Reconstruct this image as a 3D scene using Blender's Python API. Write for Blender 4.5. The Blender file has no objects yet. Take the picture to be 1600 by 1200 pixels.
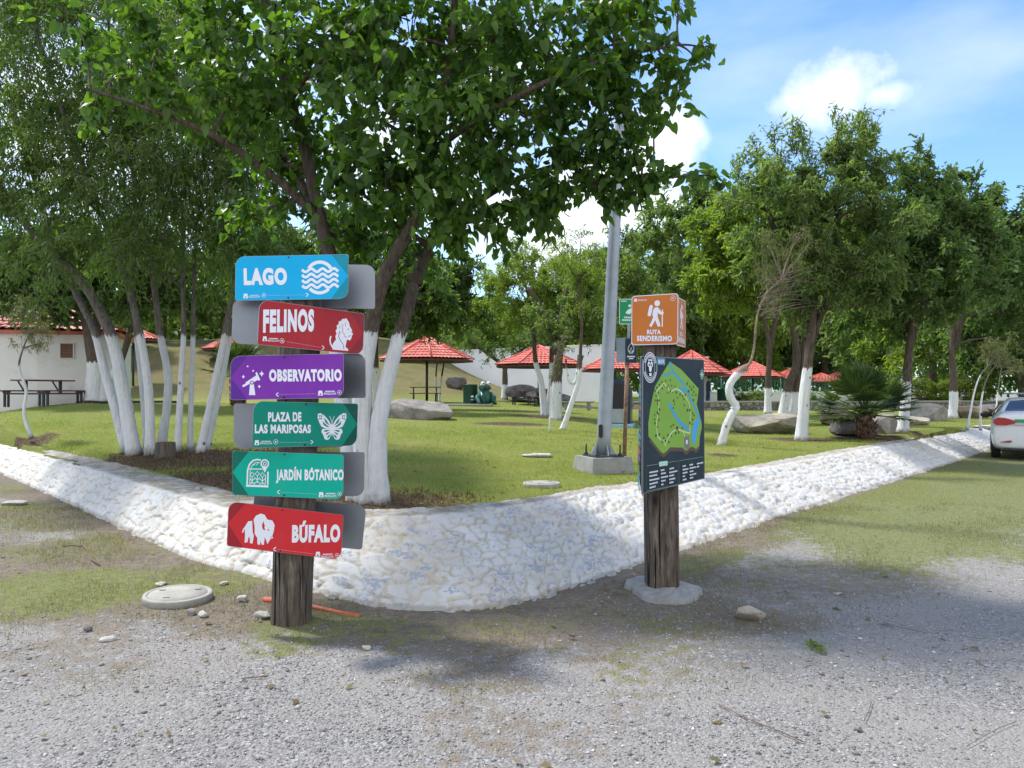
import bpy, math, random
import numpy as np
from mathutils import Vector, Matrix

# ------------------------------------------------------------------ camera, sky, sun, exposure
SC = bpy.context.scene
COL = SC.collection
R = math.radians
CAM_H = 1.6
PITCH = math.atan(12 / 1200)
cam_d = bpy.data.cameras.new('camera')
cam = bpy.data.objects.new('camera', cam_d); COL.objects.link(cam)
cam.location = (0, 0, CAM_H); cam.rotation_euler = (R(90) + PITCH, 0, 0)
cam_d.sensor_width = 36; cam_d.lens = 27; cam_d.clip_start = .05; cam_d.clip_end = 3000
SC.camera = cam
SC.view_settings.view_transform = 'Standard'; SC.view_settings.look = 'None'
SC.view_settings.gamma = 1; SC.view_settings.use_curve_mapping = False
SC.view_settings.exposure = 1.15
SC.cycles.max_bounces = 7; SC.cycles.diffuse_bounces = 3; SC.cycles.transmission_bounces = 4
SC.cycles.glossy_bounces = 2; SC.cycles.transparent_max_bounces = 4

SUN_DIR = Vector((-.62, .40, 1.05)).normalized()          # towards the sun: high, behind and left
sun_d = bpy.data.lights.new('sun', 'SUN'); sun_d.energy = 2.5; sun_d.angle = R(5); sun_d.color = (1, .955, .88)
sun = bpy.data.objects.new('sun', sun_d); COL.objects.link(sun)
sun.rotation_euler = SUN_DIR.to_track_quat('Z', 'Y').to_euler(); sun.location = (-20, 15, 40)


def ray(px, py):
    a, b = (px - 800) / 1200, (600 - py) / 1200
    c, s = math.cos(PITCH), math.sin(PITCH)
    return Vector((a, c - b * s, s + b * c))


def P(px, py, d):
    r = ray(px, py); k = d / r.y
    return Vector((r.x * k, d, CAM_H + r.z * k))


def PZ(px, py, z=0.):
    r = ray(px, py); k = (z - CAM_H) / r.z
    return Vector((r.x * k, r.y * k, z))


def make_world():
    w = bpy.data.worlds.new('World'); SC.world = w; w.use_nodes = True
    nt = w.node_tree; N = nt.nodes; L = nt.links; N.clear()
    out = N.new('ShaderNodeOutputWorld'); bg = N.new('ShaderNodeBackground')
    sky = N.new('ShaderNodeTexSky'); sky.sky_type = 'NISHITA'; sky.sun_disc = False
    sky.sun_elevation = math.asin(SUN_DIR.z); sky.sun_rotation = math.atan2(SUN_DIR.x, SUN_DIR.y)
    sky.air_density = 1.0; sky.dust_density = .6; sky.ozone_density = 2.0
    bg.inputs['Strength'].default_value = .15
    tc = N.new('ShaderNodeTexCoord')
    nz = N.new('ShaderNodeTexNoise'); nz.inputs['Scale'].default_value = 7; nz.inputs['Detail'].default_value = 9
    nz.inputs['Roughness'].default_value = .58
    L.new(tc.outputs['Generated'], nz.inputs['Vector'])

    def vm(op, a, b):
        n = N.new('ShaderNodeVectorMath'); n.operation = op
        for i, v in enumerate((a, b)):
            if isinstance(v, (tuple, list, Vector)): n.inputs[i].default_value = tuple(v)
            elif v is not None: L.new(v, n.inputs[i])
        return n
    def mt(op, a, b=None, clamp=False):
        n = N.new('ShaderNodeMath'); n.operation = op; n.use_clamp = clamp
        for i, v in enumerate((a, b)):
            if v is None: continue
            if isinstance(v, (int, float)): n.inputs[i].default_value = v
            else: L.new(v, n.inputs[i])
        return n.outputs[0]
    nv = mt('SUBTRACT', nz.outputs[0], .5)
    total = None
    #   px, py, rx, rz (pixels), softness, strength
    blobs = [(1300, 140, 104, 56, 1.0, .9), (1245, 158, 52, 30, 1.0, .7), (1375, 148, 50, 30, 1.0, .65),
             (1035, 225, 66, 66, 1.0, .95), (880, 320, 200, 130, .9, 1.0), (640, 250, 420, 260, .6, .9),
             (150, 250, 560, 420, .5, .95), (990, 330, 150, 60, .8, .7)]
    for (px, py, rx, rz, soft, st) in blobs:
        c = ray(px, py).normalized()
        d = vm('SUBTRACT', tc.outputs['Generated'], c)
        s = vm('MULTIPLY', d.outputs[0], (1200 / rx, 1.2, 1200 / rz))
        ln = N.new('ShaderNodeVectorMath'); ln.operation = 'LENGTH'; L.new(s.outputs[0], ln.inputs[0])
        e = mt('ADD', mt('MULTIPLY', nv, 2.6), mt('SUBTRACT', 1., ln.outputs['Value']))
        m = mt('MULTIPLY', mt('MULTIPLY', e, soft * 1.6, True), st)
        total = m if total is None else mt('MAXIMUM', total, m)
    # unseen broad white cloud added behind the viewer to give neutral fill light
    for c, rad in ((Vector((-.3, -1, .55)), .95), (Vector((.8, -.7, .5)), .8)):
        ln = N.new('ShaderNodeVectorMath'); ln.operation = 'LENGTH'
        L.new(vm('SUBTRACT', tc.outputs['Generated'], c.normalized()).outputs[0], ln.inputs[0])
        e = mt('ADD', mt('MULTIPLY', nv, 1.2), mt('SUBTRACT', rad, ln.outputs['Value']))
        total = mt('MAXIMUM', total, mt('MULTIPLY', e, 2.2, True))
    # thin high streaks
    st = N.new('ShaderNodeTexNoise'); st.inputs['Scale'].default_value = 2.2; st.inputs['Detail'].default_value = 8
    sv = vm('MULTIPLY', tc.outputs['Generated'], (1.2, 1.2, 3.6)); L.new(sv.outputs[0], st.inputs['Vector'])
    ci = mt('MULTIPLY', mt('MULTIPLY', mt('SUBTRACT', st.outputs[0], .47), 3.0, True), .42)
    total = mt('MAXIMUM', total, ci)
    mix = N.new('ShaderNodeMixRGB'); L.new(total, mix.inputs[0])
    deep = N.new('ShaderNodeMixRGB'); deep.blend_type = 'MULTIPLY'; deep.inputs[0].default_value = 1; deep.inputs[2].default_value = (.54, .68, .82, 1)
    L.new(sky.outputs[0], deep.inputs[1]); L.new(deep.outputs[0], mix.inputs[1])
    shade = N.new('ShaderNodeMixRGB'); L.new(mt('MULTIPLY', mt('ADD', nv, .35), 1.5, True), shade.inputs[0])
    shade.inputs[1].default_value = (3.7, 3.9, 4.3, 1); shade.inputs[2].default_value = (4.9, 5.0, 5.15, 1)
    L.new(shade.outputs[0], mix.inputs[2])
    hs = N.new('ShaderNodeHueSaturation'); hs.inputs['Saturation'].default_value = 1.0
    L.new(mix.outputs[0], hs.inputs['Color'])
    L.new(hs.outputs[0], bg.inputs[0]); L.new(bg.outputs[0], out.inputs[0])


make_world()

# ------------------------------------------------------------------ helpers


def tag(o, label=None, cat=None, group=None, kind=None):
    if label: o['label'] = label
    if cat: o['category'] = cat
    if group: o['group'] = group
    if kind: o['kind'] = kind
    return o


def thing(name, label, cat, loc=(0, 0, 0), rz=0., group=None):
    o = bpy.data.objects.new(name, None); COL.objects.link(o)
    o.location = loc; o.rotation_euler = (0, 0, rz); o.empty_display_size = .2
    return tag(o, label, cat, group)


def copy_tree(o, parent=None):
    c = o.copy(); COL.objects.link(c); c.parent = parent
    for ch in list(o.children): copy_tree(ch, c)
    return c


class MB:
    def __init__(s): s.v = []; s.f = []; s.m = []; s.sm = []
    def add(s, vs, fs, mi=0, smooth=False):
        b = len(s.v); s.v.extend([tuple(v) for v in vs])
        for f in fs: s.f.append(tuple(b + i for i in f)); s.m.append(mi); s.sm.append(smooth)
    def box(s, c, size, mi=0, M=None, bev=0.):
        x, y, z = (k / 2 for k in size); c = Vector(c)
        if bev <= 0:
            vs = [(-x, -y, -z), (x, -y, -z), (x, y, -z), (-x, y, -z), (-x, -y, z), (x, -y, z), (x, y, z), (-x, y, z)]
            fs = [(0, 3, 2, 1), (4, 5, 6, 7), (0, 1, 5, 4), (1, 2, 6, 5), (2, 3, 7, 6), (3, 0, 4, 7)]
        else:
            bm = bmesh_box(size, bev); vs = bm[0]; fs = bm[1]
        vs = [Vector(v) for v in vs]
        if M is not None: vs = [M @ v for v in vs]
        s.add([v + c for v in vs], fs, mi)
    def tube(s, pts, rad, n=8, mi=0, cap=True, smooth=True, wob=0., rng=None):
        pts = [Vector(p) for p in pts]; k = len(pts)
        if not hasattr(rad, '__len__'): rad = [rad] * k
        vs = []; fs = []; ref = None
        for i, p in enumerate(pts):
            t = (pts[min(i + 1, k - 1)] - pts[max(i - 1, 0)])
            if t.length < 1e-9: t = Vector((0, 0, 1))
            t.normalize()
            if ref is None: ref = Vector((1, 0, 0)) if abs(t.x) < .8 else Vector((0, 1, 0))
            a = (ref - t * ref.dot(t)); a.normalize(); b = t.cross(a); ref = a
            for j in range(n):
                an = 2 * math.pi * j / n; r = rad[i]
                if wob: r *= 1 + wob * (rng.random() - .5)
                vs.append(p + (a * math.cos(an) + b * math.sin(an)) * r)
        for i in range(k - 1):
            for j in range(n):
                j2 = (j + 1) % n
                fs.append((i * n + j, i * n + j2, (i + 1) * n + j2, (i + 1) * n + j))
        if cap:
            fs.append(tuple(range(n - 1, -1, -1))); fs.append(tuple((k - 1) * n + j for j in range(n)))
        s.add(vs, fs, mi, smooth)
    def lathe(s, prof, n=24, c=(0, 0, 0), mi=0, smooth=True, sx=1., sy=1.):
        vs = []; fs = []; c = Vector(c); k = len(prof)
        for (r, z) in prof:
            for j in range(n):
                a = 2 * math.pi * j / n
                vs.append(c + Vector((math.cos(a) * r * sx, math.sin(a) * r * sy, z)))
        for i in range(k - 1):
            for j in range(n):
                j2 = (j + 1) % n
                fs.append((i * n + j, i * n + j2, (i + 1) * n + j2, (i + 1) * n + j))
        fs.append(tuple(range(n - 1, -1, -1))); fs.append(tuple((k - 1) * n + j for j in range(n)))
        s.add(vs, fs, mi, smooth)
    def prism(s, poly, y0, y1, mi=0, M=None):          # polygon in x,z pushed along y
        n = len(poly); a = sum(poly[i][0] * poly[(i + 1) % n][1] - poly[(i + 1) % n][0] * poly[i][1] for i in range(n))
        if a < 0: poly = poly[::-1]
        vs = [Vector((x, y0, z)) for x, z in poly] + [Vector((x, y1, z)) for x, z in poly]
        if M is not None: vs = [M @ v for v in vs]
        fs = [tuple(range(n)), tuple(range(2 * n - 1, n - 1, -1))]
        for i in range(n):
            j = (i + 1) % n; fs.append((i, n + i, n + j, j))
        s.add(vs, fs, mi)
    def ball(s, c, r, mi=0, seg=14, rings=9, M=None):
        vs = []; fs = []; c = Vector(c)
        r = Vector(r) if hasattr(r, '__len__') else Vector((r, r, r))
        for i in range(rings + 1):
            th = math.pi * i / rings
            for j in range(seg):
                ph = 2 * math.pi * j / seg
                v = Vector((math.sin(th) * math.cos(ph) * r.x, math.sin(th) * math.sin(ph) * r.y, math.cos(th) * r.z))
                if M is not None: v = M @ v
                vs.append(c + v)
        for i in range(rings):
            for j in range(seg):
                j2 = (j + 1) % seg
                fs.append((i * seg + j, (i + 1) * seg + j, (i + 1) * seg + j2, i * seg + j2))
        s.add(vs, fs, mi, True)
    def build(s, name, mats, parent=None, off=None):
        me = bpy.data.meshes.new(name)
        v = s.v
        if off is not None: v = [(a - off[0], b - off[1], c - off[2]) for a, b, c in v]
        me.from_pydata(v, [], s.f)
        for m in (mats if isinstance(mats, (list, tuple)) else [mats]): me.materials.append(m)
        me.polygons.foreach_set('material_index', s.m); me.polygons.foreach_set('use_smooth', s.sm)
        me.update()
        o = bpy.data.objects.new(name, me); COL.objects.link(o)
        if parent is not None: o.parent = parent
        elif off is not None: o.location = off
        return o


def bmesh_box(size, bev):
    import bmesh
    bm = bmesh.new(); bmesh.ops.create_cube(bm, size=1)
    for v in bm.verts: v.co = Vector((v.co.x * size[0], v.co.y * size[1], v.co.z * size[2]))
    bmesh.ops.bevel(bm, geom=bm.edges[:], offset=bev, segments=2, affect='EDGES', profile=.5)
    vs = [v.co.copy() for v in bm.verts]; fs = [[v.index for v in f.verts] for f in bm.faces]
    bm.free(); return vs, fs


def np_mesh(name, verts, loops, sizes, mat, parent=None, loc=None, smooth=False, attrs=None):
    me = bpy.data.meshes.new(name)
    verts = np.asarray(verts, np.float32); loops = np.asarray(loops, np.int32); sizes = np.asarray(sizes, np.int32)
    me.vertices.add(len(verts)); me.vertices.foreach_set('co', verts.ravel())
    me.loops.add(len(loops)); me.loops.foreach_set('vertex_index', loops)
    me.polygons.add(len(sizes))
    st = np.concatenate([[0], np.cumsum(sizes)[:-1]]).astype(np.int32)
    me.polygons.foreach_set('loop_start', st)
    if smooth: me.polygons.foreach_set('use_smooth', np.ones(len(sizes), bool))
    me.update(calc_edges=True)
    for k, a in (attrs or {}).items():
        at = me.attributes.new(k, 'FLOAT', 'POINT'); at.data.foreach_set('value', np.asarray(a, np.float32))
    me.materials.append(mat)
    o = bpy.data.objects.new(name, me); COL.objects.link(o)
    if parent is not None: o.parent = parent
    if loc is not None: o.location = loc
    return o


# ---- numpy noise
def hash2(i, j, k=0):
    h = (i.astype(np.int64) * 374761393 + j.astype(np.int64) * 668265263 + k * 974634777) & 0x7fffffff
    h = ((h ^ (h >> 13)) * 1274126177) & 0x7fffffff
    return ((h ^ (h >> 16)) & 0xffff) / 65535.


def vnoise(x, y, k=0):
    i, j = np.floor(x), np.floor(y); u, v = x - i, y - j
    u = u * u * (3 - 2 * u); v = v * v * (3 - 2 * v)
    a, b, c, d = hash2(i, j, k), hash2(i + 1, j, k), hash2(i, j + 1, k), hash2(i + 1, j + 1, k)
    return a * (1 - u) * (1 - v) + b * u * (1 - v) + c * (1 - u) * v + d * u * v


def fbm(x, y, k=0, o=4):
    s = 0; a = .5
    for q in range(o): s = s + a * vnoise(x * 2 ** q, y * 2 ** q, k + q); a *= .5
    return s


def sstep(a, b, x):
    t = np.clip((x - a) / (b - a), 0, 1); return t * t * (3 - 2 * t)


# ------------------------------------------------------------------ materials
class NT:
    def __init__(s, name):
        s.mat = bpy.data.materials.new(name); s.mat.use_nodes = True
        s.t = s.mat.node_tree; s.N = s.t.nodes; s.L = s.t.links
        s.b = s.N['Principled BSDF']; s.out = s.N['Material Output']; s.tc = s.N.new('ShaderNodeTexCoord')
    def set(s, inp, v):
        if isinstance(v, bpy.types.NodeSocket): s.L.new(v, inp)
        elif hasattr(v, '__len__') and len(v) == 3 and inp.type == 'RGBA': inp.default_value = (*v, 1)
        else: inp.default_value = v
    def noise(s, scale, detail=5, rough=.55, vec=None, dist=0., out=0):
        n = s.N.new('ShaderNodeTexNoise'); n.inputs['Scale'].default_value = scale
        n.inputs['Detail'].default_value = detail; n.inputs['Roughness'].default_value = rough
        n.inputs['Distortion'].default_value = dist
        s.L.new(vec or s.tc.outputs['Object'], n.inputs['Vector']); return n.outputs[out]
    def vor(s, scale, feature='F1', out='Distance', vec=None, rand=1.):
        n = s.N.new('ShaderNodeTexVoronoi'); n.feature = feature; n.inputs['Scale'].default_value = scale
        n.inputs['Randomness'].default_value = rand
        s.L.new(vec or s.tc.outputs['Object'], n.inputs['Vector']); return n.outputs[out]
    def scale(s, v, vec=None):
        n = s.N.new('ShaderNodeVectorMath'); n.operation = 'MULTIPLY'; n.inputs[1].default_value = v
        s.L.new(vec or s.tc.outputs['Object'], n.inputs[0]); return n.outputs[0]
    def math(s, op, a, b=0., clamp=False):
        n = s.N.new('ShaderNodeMath'); n.operation = op; n.use_clamp = clamp
        s.set(n.inputs[0], a); s.set(n.inputs[1], b); return n.outputs[0]
    def mr(s, v, a, b, c=0., d=1.):
        n = s.N.new('ShaderNodeMapRange'); n.inputs[1].default_value = a; n.inputs[2].default_value = b
        n.inputs[3].default_value = c; n.inputs[4].default_value = d; s.L.new(v, n.inputs[0]); return n.outputs[0]
    def mix(s, f, a, b, mode='MIX'):
        n = s.N.new('ShaderNodeMixRGB'); n.blend_type = mode
        s.set(n.inputs[0], f); s.set(n.inputs[1], a); s.set(n.inputs[2], b); return n.outputs[0]
    def ramp(s, f, stops):
        n = s.N.new('ShaderNodeValToRGB'); e = n.color_ramp.elements
        while len(e) < len(stops): e.new(.5)
        for q, (p, c) in zip(e, stops): q.position = p; q.color = (*c, 1)
        s.L.new(f, n.inputs[0]); return n.outputs[0]
    def attr(s, name):
        n = s.N.new('ShaderNodeAttribute'); n.attribute_name = name; return n.outputs['Fac']
    def bump(s, h, strength=.5, dist=.02):
        n = s.N.new('ShaderNodeBump'); n.inputs['Strength'].default_value = strength
        n.inputs['Distance'].default_value = dist; s.L.new(h, n.inputs['Height'])
        s.L.new(n.outputs[0], s.b.inputs['Normal']); return n.outputs[0]
    def island(s):
        n = s.N.new('ShaderNodeNewGeometry'); return n.outputs['Random Per Island']
    def fin(s, col, rough=.7, metal=0., spec=.5):
        s.set(s.b.inputs['Base Color'], col); s.set(s.b.inputs['Roughness'], rough)
        s.set(s.b.inputs['Metallic'], metal); s.set(s.b.inputs['Specular IOR Level'], spec); return s.mat


def simple(name, c, rough=.6, var=.12, scale=6., metal=0., bump=0., bscale=60., spec=.5, dirt=None):
    t = NT(name); n = t.noise(scale, 6)
    lo = tuple(k * (1 - var) for k in c); hi = tuple(min(1, k * (1 + var)) for k in c)
    col = t.mix(t.mr(n, .3, .7), lo, hi)
    if dirt: col = t.mix(t.mr(t.noise(scale * 2.3, 8, .7), .52, .75, 0, .7), col, dirt)
    if bump: t.bump(t.noise(bscale, 5), bump, .01)
    return t.fin(col, rough, metal, spec)


def leaf_mat(name, cols, trans=.35, rough=.5, tcol=None, spec=.25):
    t = NT(name); r = t.island()
    k = len(cols); col = t.ramp(r, [(i / max(1, k - 1), c) for i, c in enumerate(cols)])
    big = t.noise(.9, 3); col = t.mix(t.mr(big, .35, .65, 0, .35), col, tuple(min(1, c * 1.5) for c in cols[-1]))
    m = t.fin(col, rough, 0, spec)
    tr = t.N.new('ShaderNodeBsdfTranslucent')
    tc = t.mix(1., col, tcol or (1.9, 2.1, .75), 'MULTIPLY'); t.L.new(tc, tr.inputs[0])
    mx = t.N.new('ShaderNodeMixShader'); mx.inputs[0].default_value = trans
    t.L.new(t.b.outputs[0], mx.inputs[1]); t.L.new(tr.outputs[0], mx.inputs[2]); t.L.new(mx.outputs[0], t.out.inputs[0])
    return m


def bark_mat(name, c1, c2, paint=True, vscale=(9, 9, 1.6)):
    t = NT(name); v = t.scale(vscale)
    n = t.noise(2.6, 8, .65, v, .6)
    col = t.ramp(n, [(.3, c1), (.52, c2), (.72, tuple(k * 1.5 for k in c2))])
    if paint:
        w = t.mix(t.mr(t.noise(3, 6), .35, .7), (.74, .75, .745), (.82, .83, .825))
        knots = t.mr(t.vor(3.3, vec=t.scale((1, 1, .8))), .05, .11)
        w = t.mix(t.math('MULTIPLY', knots, 1.), (.13, .11, .09), w)
        flake = t.mr(t.noise(5, 9, .75, t.scale((5, 5, 1))), .60, .70)
        w = t.mix(t.math('MULTIPLY', flake, .4), w, (.36, .34, .31))
        w = t.mix(t.mr(t.noise(1.7, 7, .7, t.scale((7, 7, .8))), .5, .7, 0, .3), w, (.52, .50, .46))
        foot = t.mr(t.math('ADD', t.attr('foot'), t.mr(t.noise(6, 6, .7), .3, .7, -.3, .3)), .45, .95, 0, .75)
        w = t.mix(foot, w, (.20, .155, .11))
        cr = t.mr(t.noise(2.2, 9, .75, t.scale((14, 14, 1.3))), .56, .66, 0, .5); w = t.mix(cr, w, (.40, .38, .35))
        e = t.math('ADD', t.attr('painted'), t.mr(t.noise(3.2, 6, .7, t.scale((9, 9, 1.2))), .3, .7, -.09, .07))
        col = t.mix(t.mr(e, .49, .51), col, w)
    t.bump(t.math('ADD', n, t.math('MULTIPLY', t.noise(5, 8, .7, t.scale((5, 5, 1.4))), .9)), .9, .045)
    return t.fin(col, .85, 0, .2)


M = {}
M['white_wall'] = simple('white_wall_paint', (.74, .72, .68), .8, .07, .8, dirt=(.55, .50, .42), bump=.15, bscale=30)
M['white_far'] = simple('white_render', (.78, .79, .8), .8, .06, .5)
M['roof'] = simple('red_roof_tile', (.58, .145, .10), .6, .28, 3, bump=.1, dirt=(.34, .08, .06))
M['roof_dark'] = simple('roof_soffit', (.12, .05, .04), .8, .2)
M['green_steel'] = simple('dark_green_steel', (.02, .05, .04), .45, .2)
M['dark_steel'] = simple('dark_steel', (.03, .035, .035), .5, .3)
M['bench_wood'] = simple('red_brown_plank', (.16, .055, .04), .6, .3, 12)
M['grey_metal'] = simple('galvanised_grey', (.33, .36, .39), .45, .14, 5, metal=.3)
M['alu'] = simple('sign_back_alu', (.25, .265, .29), .34, .10, 3, metal=.8)
M['concrete'] = simple('concrete', (.27, .265, .25), .85, .2, 7, bump=.4, bscale=50, dirt=(.25, .24, .2))
M['concrete_pale'] = simple('pale_concrete', (.33, .315, .28), .85, .18, 9, bump=.4, bscale=60, dirt=(.3, .28, .22))
M['sign_white'] = simple('sign_white', (.80, .80, .86), .4, .03)
M['black'] = simple('black_plastic', (.012, .012, .014), .5, .2)
M['rust'] = simple('rusty_pole', (.20, .12, .07), .8, .55, 14, bump=.3)
M['bin_green'] = simple('bin_green', (.01, .07, .035), .4, .15)
M['car_white'] = simple('white_car_paint', (.72, .73, .74), .18, .02, spec=.6)
M['glass_dark'] = simple('dark_glass', (.015, .02, .025), .06, .1, spec=.9)
M['lamp_red'] = simple('red_lens', (.38, .012, .01), .12, .15, 20, spec=.7)
M['tyre'] = simple('tyre_rubber', (.02, .02, .02), .85, .2)
M['rim'] = simple('rim_silver', (.5, .5, .52), .3, .1, metal=.7)
M['plate_green'] = simple('plate_green', (.02, .30, .13), .4, .1)
M['frog'] = simple('frog_green', (.015, .10, .07), .35, .2)
M['navy'] = simple('navy_paint', (.012, .03, .075), .25, .2)
M['lightblue'] = simple('light_blue_base', (.28, .52, .66), .5, .15)
M['skin'] = simple('skin', (.45, .27, .18), .6, .05)
M['cloth_navy'] = simple('navy_cloth', (.03, .045, .10), .85, .2)
M['hair'] = simple('dark_hair', (.015, .012, .01), .6, .2)
M['pipe'] = simple('orange_pipe', (.50, .10, .035), .5, .12, 12, dirt=(.35, .12, .06))
M['twig'] = simple('dry_twig', (.16, .105, .07), .85, .3, 20)
M['hose'] = simple('black_hose', (.015, .015, .016), .6, .1)
M['brick'] = None


def rock_mat(name, a, b, c=None, sc=3.):
    t = NT(name); n = t.noise(sc, 9, .62, None, .4)
    col = t.ramp(n, [(.3, a), (.5, b), (.7, c or tuple(k * 1.35 for k in b))])
    sp = t.mr(t.noise(sc * 9, 5, .6), .58, .66, 0, .45)
    col = t.mix(sp, col, tuple(k * .5 for k in a))
    h = t.math('ADD', n, t.math('MULTIPLY', t.noise(sc * 12, 6), .3)); t.bump(h, .7, .05)
    return t.fin(col, .9, 0, .2)


M['rock_grey'] = rock_mat('rock_grey', (.15, .14, .13), (.26, .24, .215))
M['rock_tan'] = rock_mat('rock_tan', (.24, .21, .17), (.38, .34, .28))
M['rock_dark'] = rock_mat('rock_dark', (.09, .085, .085), (.16, .15, .145))
M['rock_brown'] = rock_mat('rock_brown', (.14, .10, .07), (.27, .21, .155))
M['rock_pale'] = rock_mat('rock_pale', (.30, .285, .26), (.50, .48, .43), sc=9)


def old_post_mat():
    t = NT('weathered_sleeper'); v = t.scale((13, 13, 1.6))
    n = t.noise(3.2, 9, .68, v, .5)
    col = t.ramp(n, [(.28, (.035, .027, .021)), (.42, (.09, .070, .054)), (.56, (.16, .128, .10)), (.76, (.31, .265, .22))])
    tar = t.mr(t.noise(2.4, 5, .6, t.scale((3, 3, 1))), .5, .64)
    col = t.mix(t.math('MULTIPLY', tar, .55), col, (.028, .022, .019))
    big = t.noise(1.5, 4); col = t.mix(t.mr(big, .4, .62, 0, .5), col, (.085, .060, .042)); kn = t.mr(t.vor(2.6, vec=t.scale((1.6, 1.6, .8))), .04, .12); col = t.mix(kn, (.03, .022, .017), col)
    crack = t.mr(t.noise(1.6, 3, .5, t.scale((24, 24, .55))), .34, .40)
    col = t.mix(crack, (.006, .005, .004), col)
    t.bump(t.math('ADD', t.math('MULTIPLY', n, .6), crack), .8, .012)
    return t.fin(col, .88, 0, .25)


M['post'] = old_post_mat()


def brick_mat():
    t = NT('red_brick'); b = t.N.new('ShaderNodeTexBrick'); mp = t.N.new('ShaderNodeMapping'); mp.inputs['Rotation'].default_value = (R(90), 0, 0); t.L.new(t.tc.outputs['Object'], mp.inputs[0]); t.L.new(mp.outputs[0], b.inputs[0])
    b.inputs['Scale'].default_value = 5; b.inputs['Color1'].default_value = (.22, .07, .04, 1)
    b.inputs['Color2'].default_value = (.10, .04, .03, 1); b.inputs['Mortar'].default_value = (.3, .26, .2, 1)
    return t.fin(b.outputs[0], .9)


M['brick'] = brick_mat()
M['bark'] = bark_mat('painted_bark', (.045, .033, .025), (.12, .092, .07))
M['bark_grey'] = bark_mat('painted_grey_bark', (.07, .06, .05), (.19, .165, .14))
M['bark_plain'] = bark_mat('plain_bark', (.05, .04, .03), (.14, .11, .085), paint=False)
M['l_mul'] = leaf_mat('mulberry_leaf', [(.024, .055, .016), (.036, .080, .020), (.052, .105, .024), (.095, .16, .033)], .44, .38, (2.3, 2.5, .6))
M['l_wil'] = leaf_mat('willow_leaf', [(.055, .095, .028), (.080, .125, .038), (.115, .165, .052)], .44)
M['l_dark'] = leaf_mat('dark_green_leaf', [(.052, .088, .032), (.078, .125, .045), (.115, .168, .064)], .44)
M['l_mid'] = leaf_mat('mid_green_leaf', [(.072, .112, .040), (.105, .155, .056), (.16, .21, .085)], .46)
M['l_light'] = leaf_mat('light_green_leaf', [(.085, .135, .022), (.13, .185, .032), (.18, .23, .05)], .46)
M['l_olive'] = leaf_mat('dry_green_leaf', [(.07, .08, .035), (.10, .11, .05), (.13, .135, .07)], .35)
M['l_palm'] = leaf_mat('palm_frond', [(.03, .06, .02), (.055, .095, .03), (.10, .14, .05)], .28)
M['l_grass'] = leaf_mat('grass_blade', [(.13, .18, .03), (.18, .225, .042), (.235, .265, .065), (.31, .28, .12)], .35, .6)
M['l_dry'] = leaf_mat('dry_grass_blade', [(.10, .085, .05), (.16, .135, .075), (.27, .22, .13), (.11, .13, .045)], .25, .7)

# ------------------------------------------------------------------ terrain heights
CTRL = []                                                # x, y, z of the raised lawn


def lz_ctrl(px, d, z): CTRL.append((*(P(px, 612, d).xy), z))


for (px, py, d) in [(45, 676, 16), (70, 629, 22), (-150, 632, 22), (350, 630, 25), (660, 655, 22), (680, 630, 36), (860, 650, 25),
                    (880, 671, 18), (1205, 680, 20), (1252, 687, 18), (1355, 682, 18.5), (1160, 643, 38), (1420, 640, 40),
                    (1000, 643, 36), (1530, 664, 22), (500, 640, 30), (260, 704, 13.2), (940, 736, 11)]:
    p = P(px, py, d); CTRL.append((p.x, p.y, p.z))
CTRL += [(-1.2, 7.1, .47), (-2.9, 7.7, .44), (-6, 11.2, .44), (-10, 15.6, .46), (-16, 22, .6), (-24, 31, .9), (.2, 7.8, .46), (1.2, 9.2, .45), (2.8, 10.6, .44),
         (8.4, 17.2, .44), (13.6, 22.6, .43), (22, 32, .45), (-.2, 9, .48), (-40, 45, 1.2), (40, 50, .6), (0, 60, 1.0), (-30, 70, 1.2), (40, 90, .7), (-60, 100, 1.2), (0, 120, 1.)]
_c = np.array(CTRL)


def _tps():
    d = np.hypot(_c[:, None, 0] - _c[None, :, 0], _c[:, None, 1] - _c[None, :, 1])
    K = np.where(d > 0, d ** 2 * np.log(np.maximum(d, 1e-9)), 0) + np.eye(len(_c)) * 3.
    Q = np.concatenate([np.ones((len(_c), 1)), _c[:, :2]], 1)
    A = np.block([[K, Q], [Q.T, np.zeros((3, 3))]])
    return np.linalg.solve(A, np.concatenate([_c[:, 2], np.zeros(3)]))


_w = _tps()


def hill(x, y):
    return sstep(40, 62, y) * sstep(5, -9, x + (y - 45) * .1) * 5.2 * (.85 + .3 * vnoise(x * .12, y * .12, 5))


def lawn_z(x, y):
    x = np.asarray(x, float); y = np.asarray(y, float); sh = x.shape
    xf, yf = np.clip(x.ravel(), -60, 60), np.clip(y.ravel(), 4, 120)
    d = np.hypot(xf[:, None] - _c[None, :, 0], yf[:, None] - _c[None, :, 1])
    K = np.where(d > 0, d ** 2 * np.log(np.maximum(d, 1e-9)), 0)
    z = K @ _w[:len(_c)] + _w[len(_c)] + _w[len(_c) + 1] * xf + _w[len(_c) + 2] * yf
    z = np.clip(z, .38, 1.7)
    return (z.reshape(sh) + hill(x, y) + (fbm(x * .9, y * .9, 3, 3) - .45) * .05)


def LZ(x, y): return float(lawn_z(np.array([x]), np.array([y]))[0])


def on_lawn(px, d, sink=0.):
    p = P(px, 612, d); return Vector((p.x, p.y, LZ(p.x, p.y) - sink))


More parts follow.
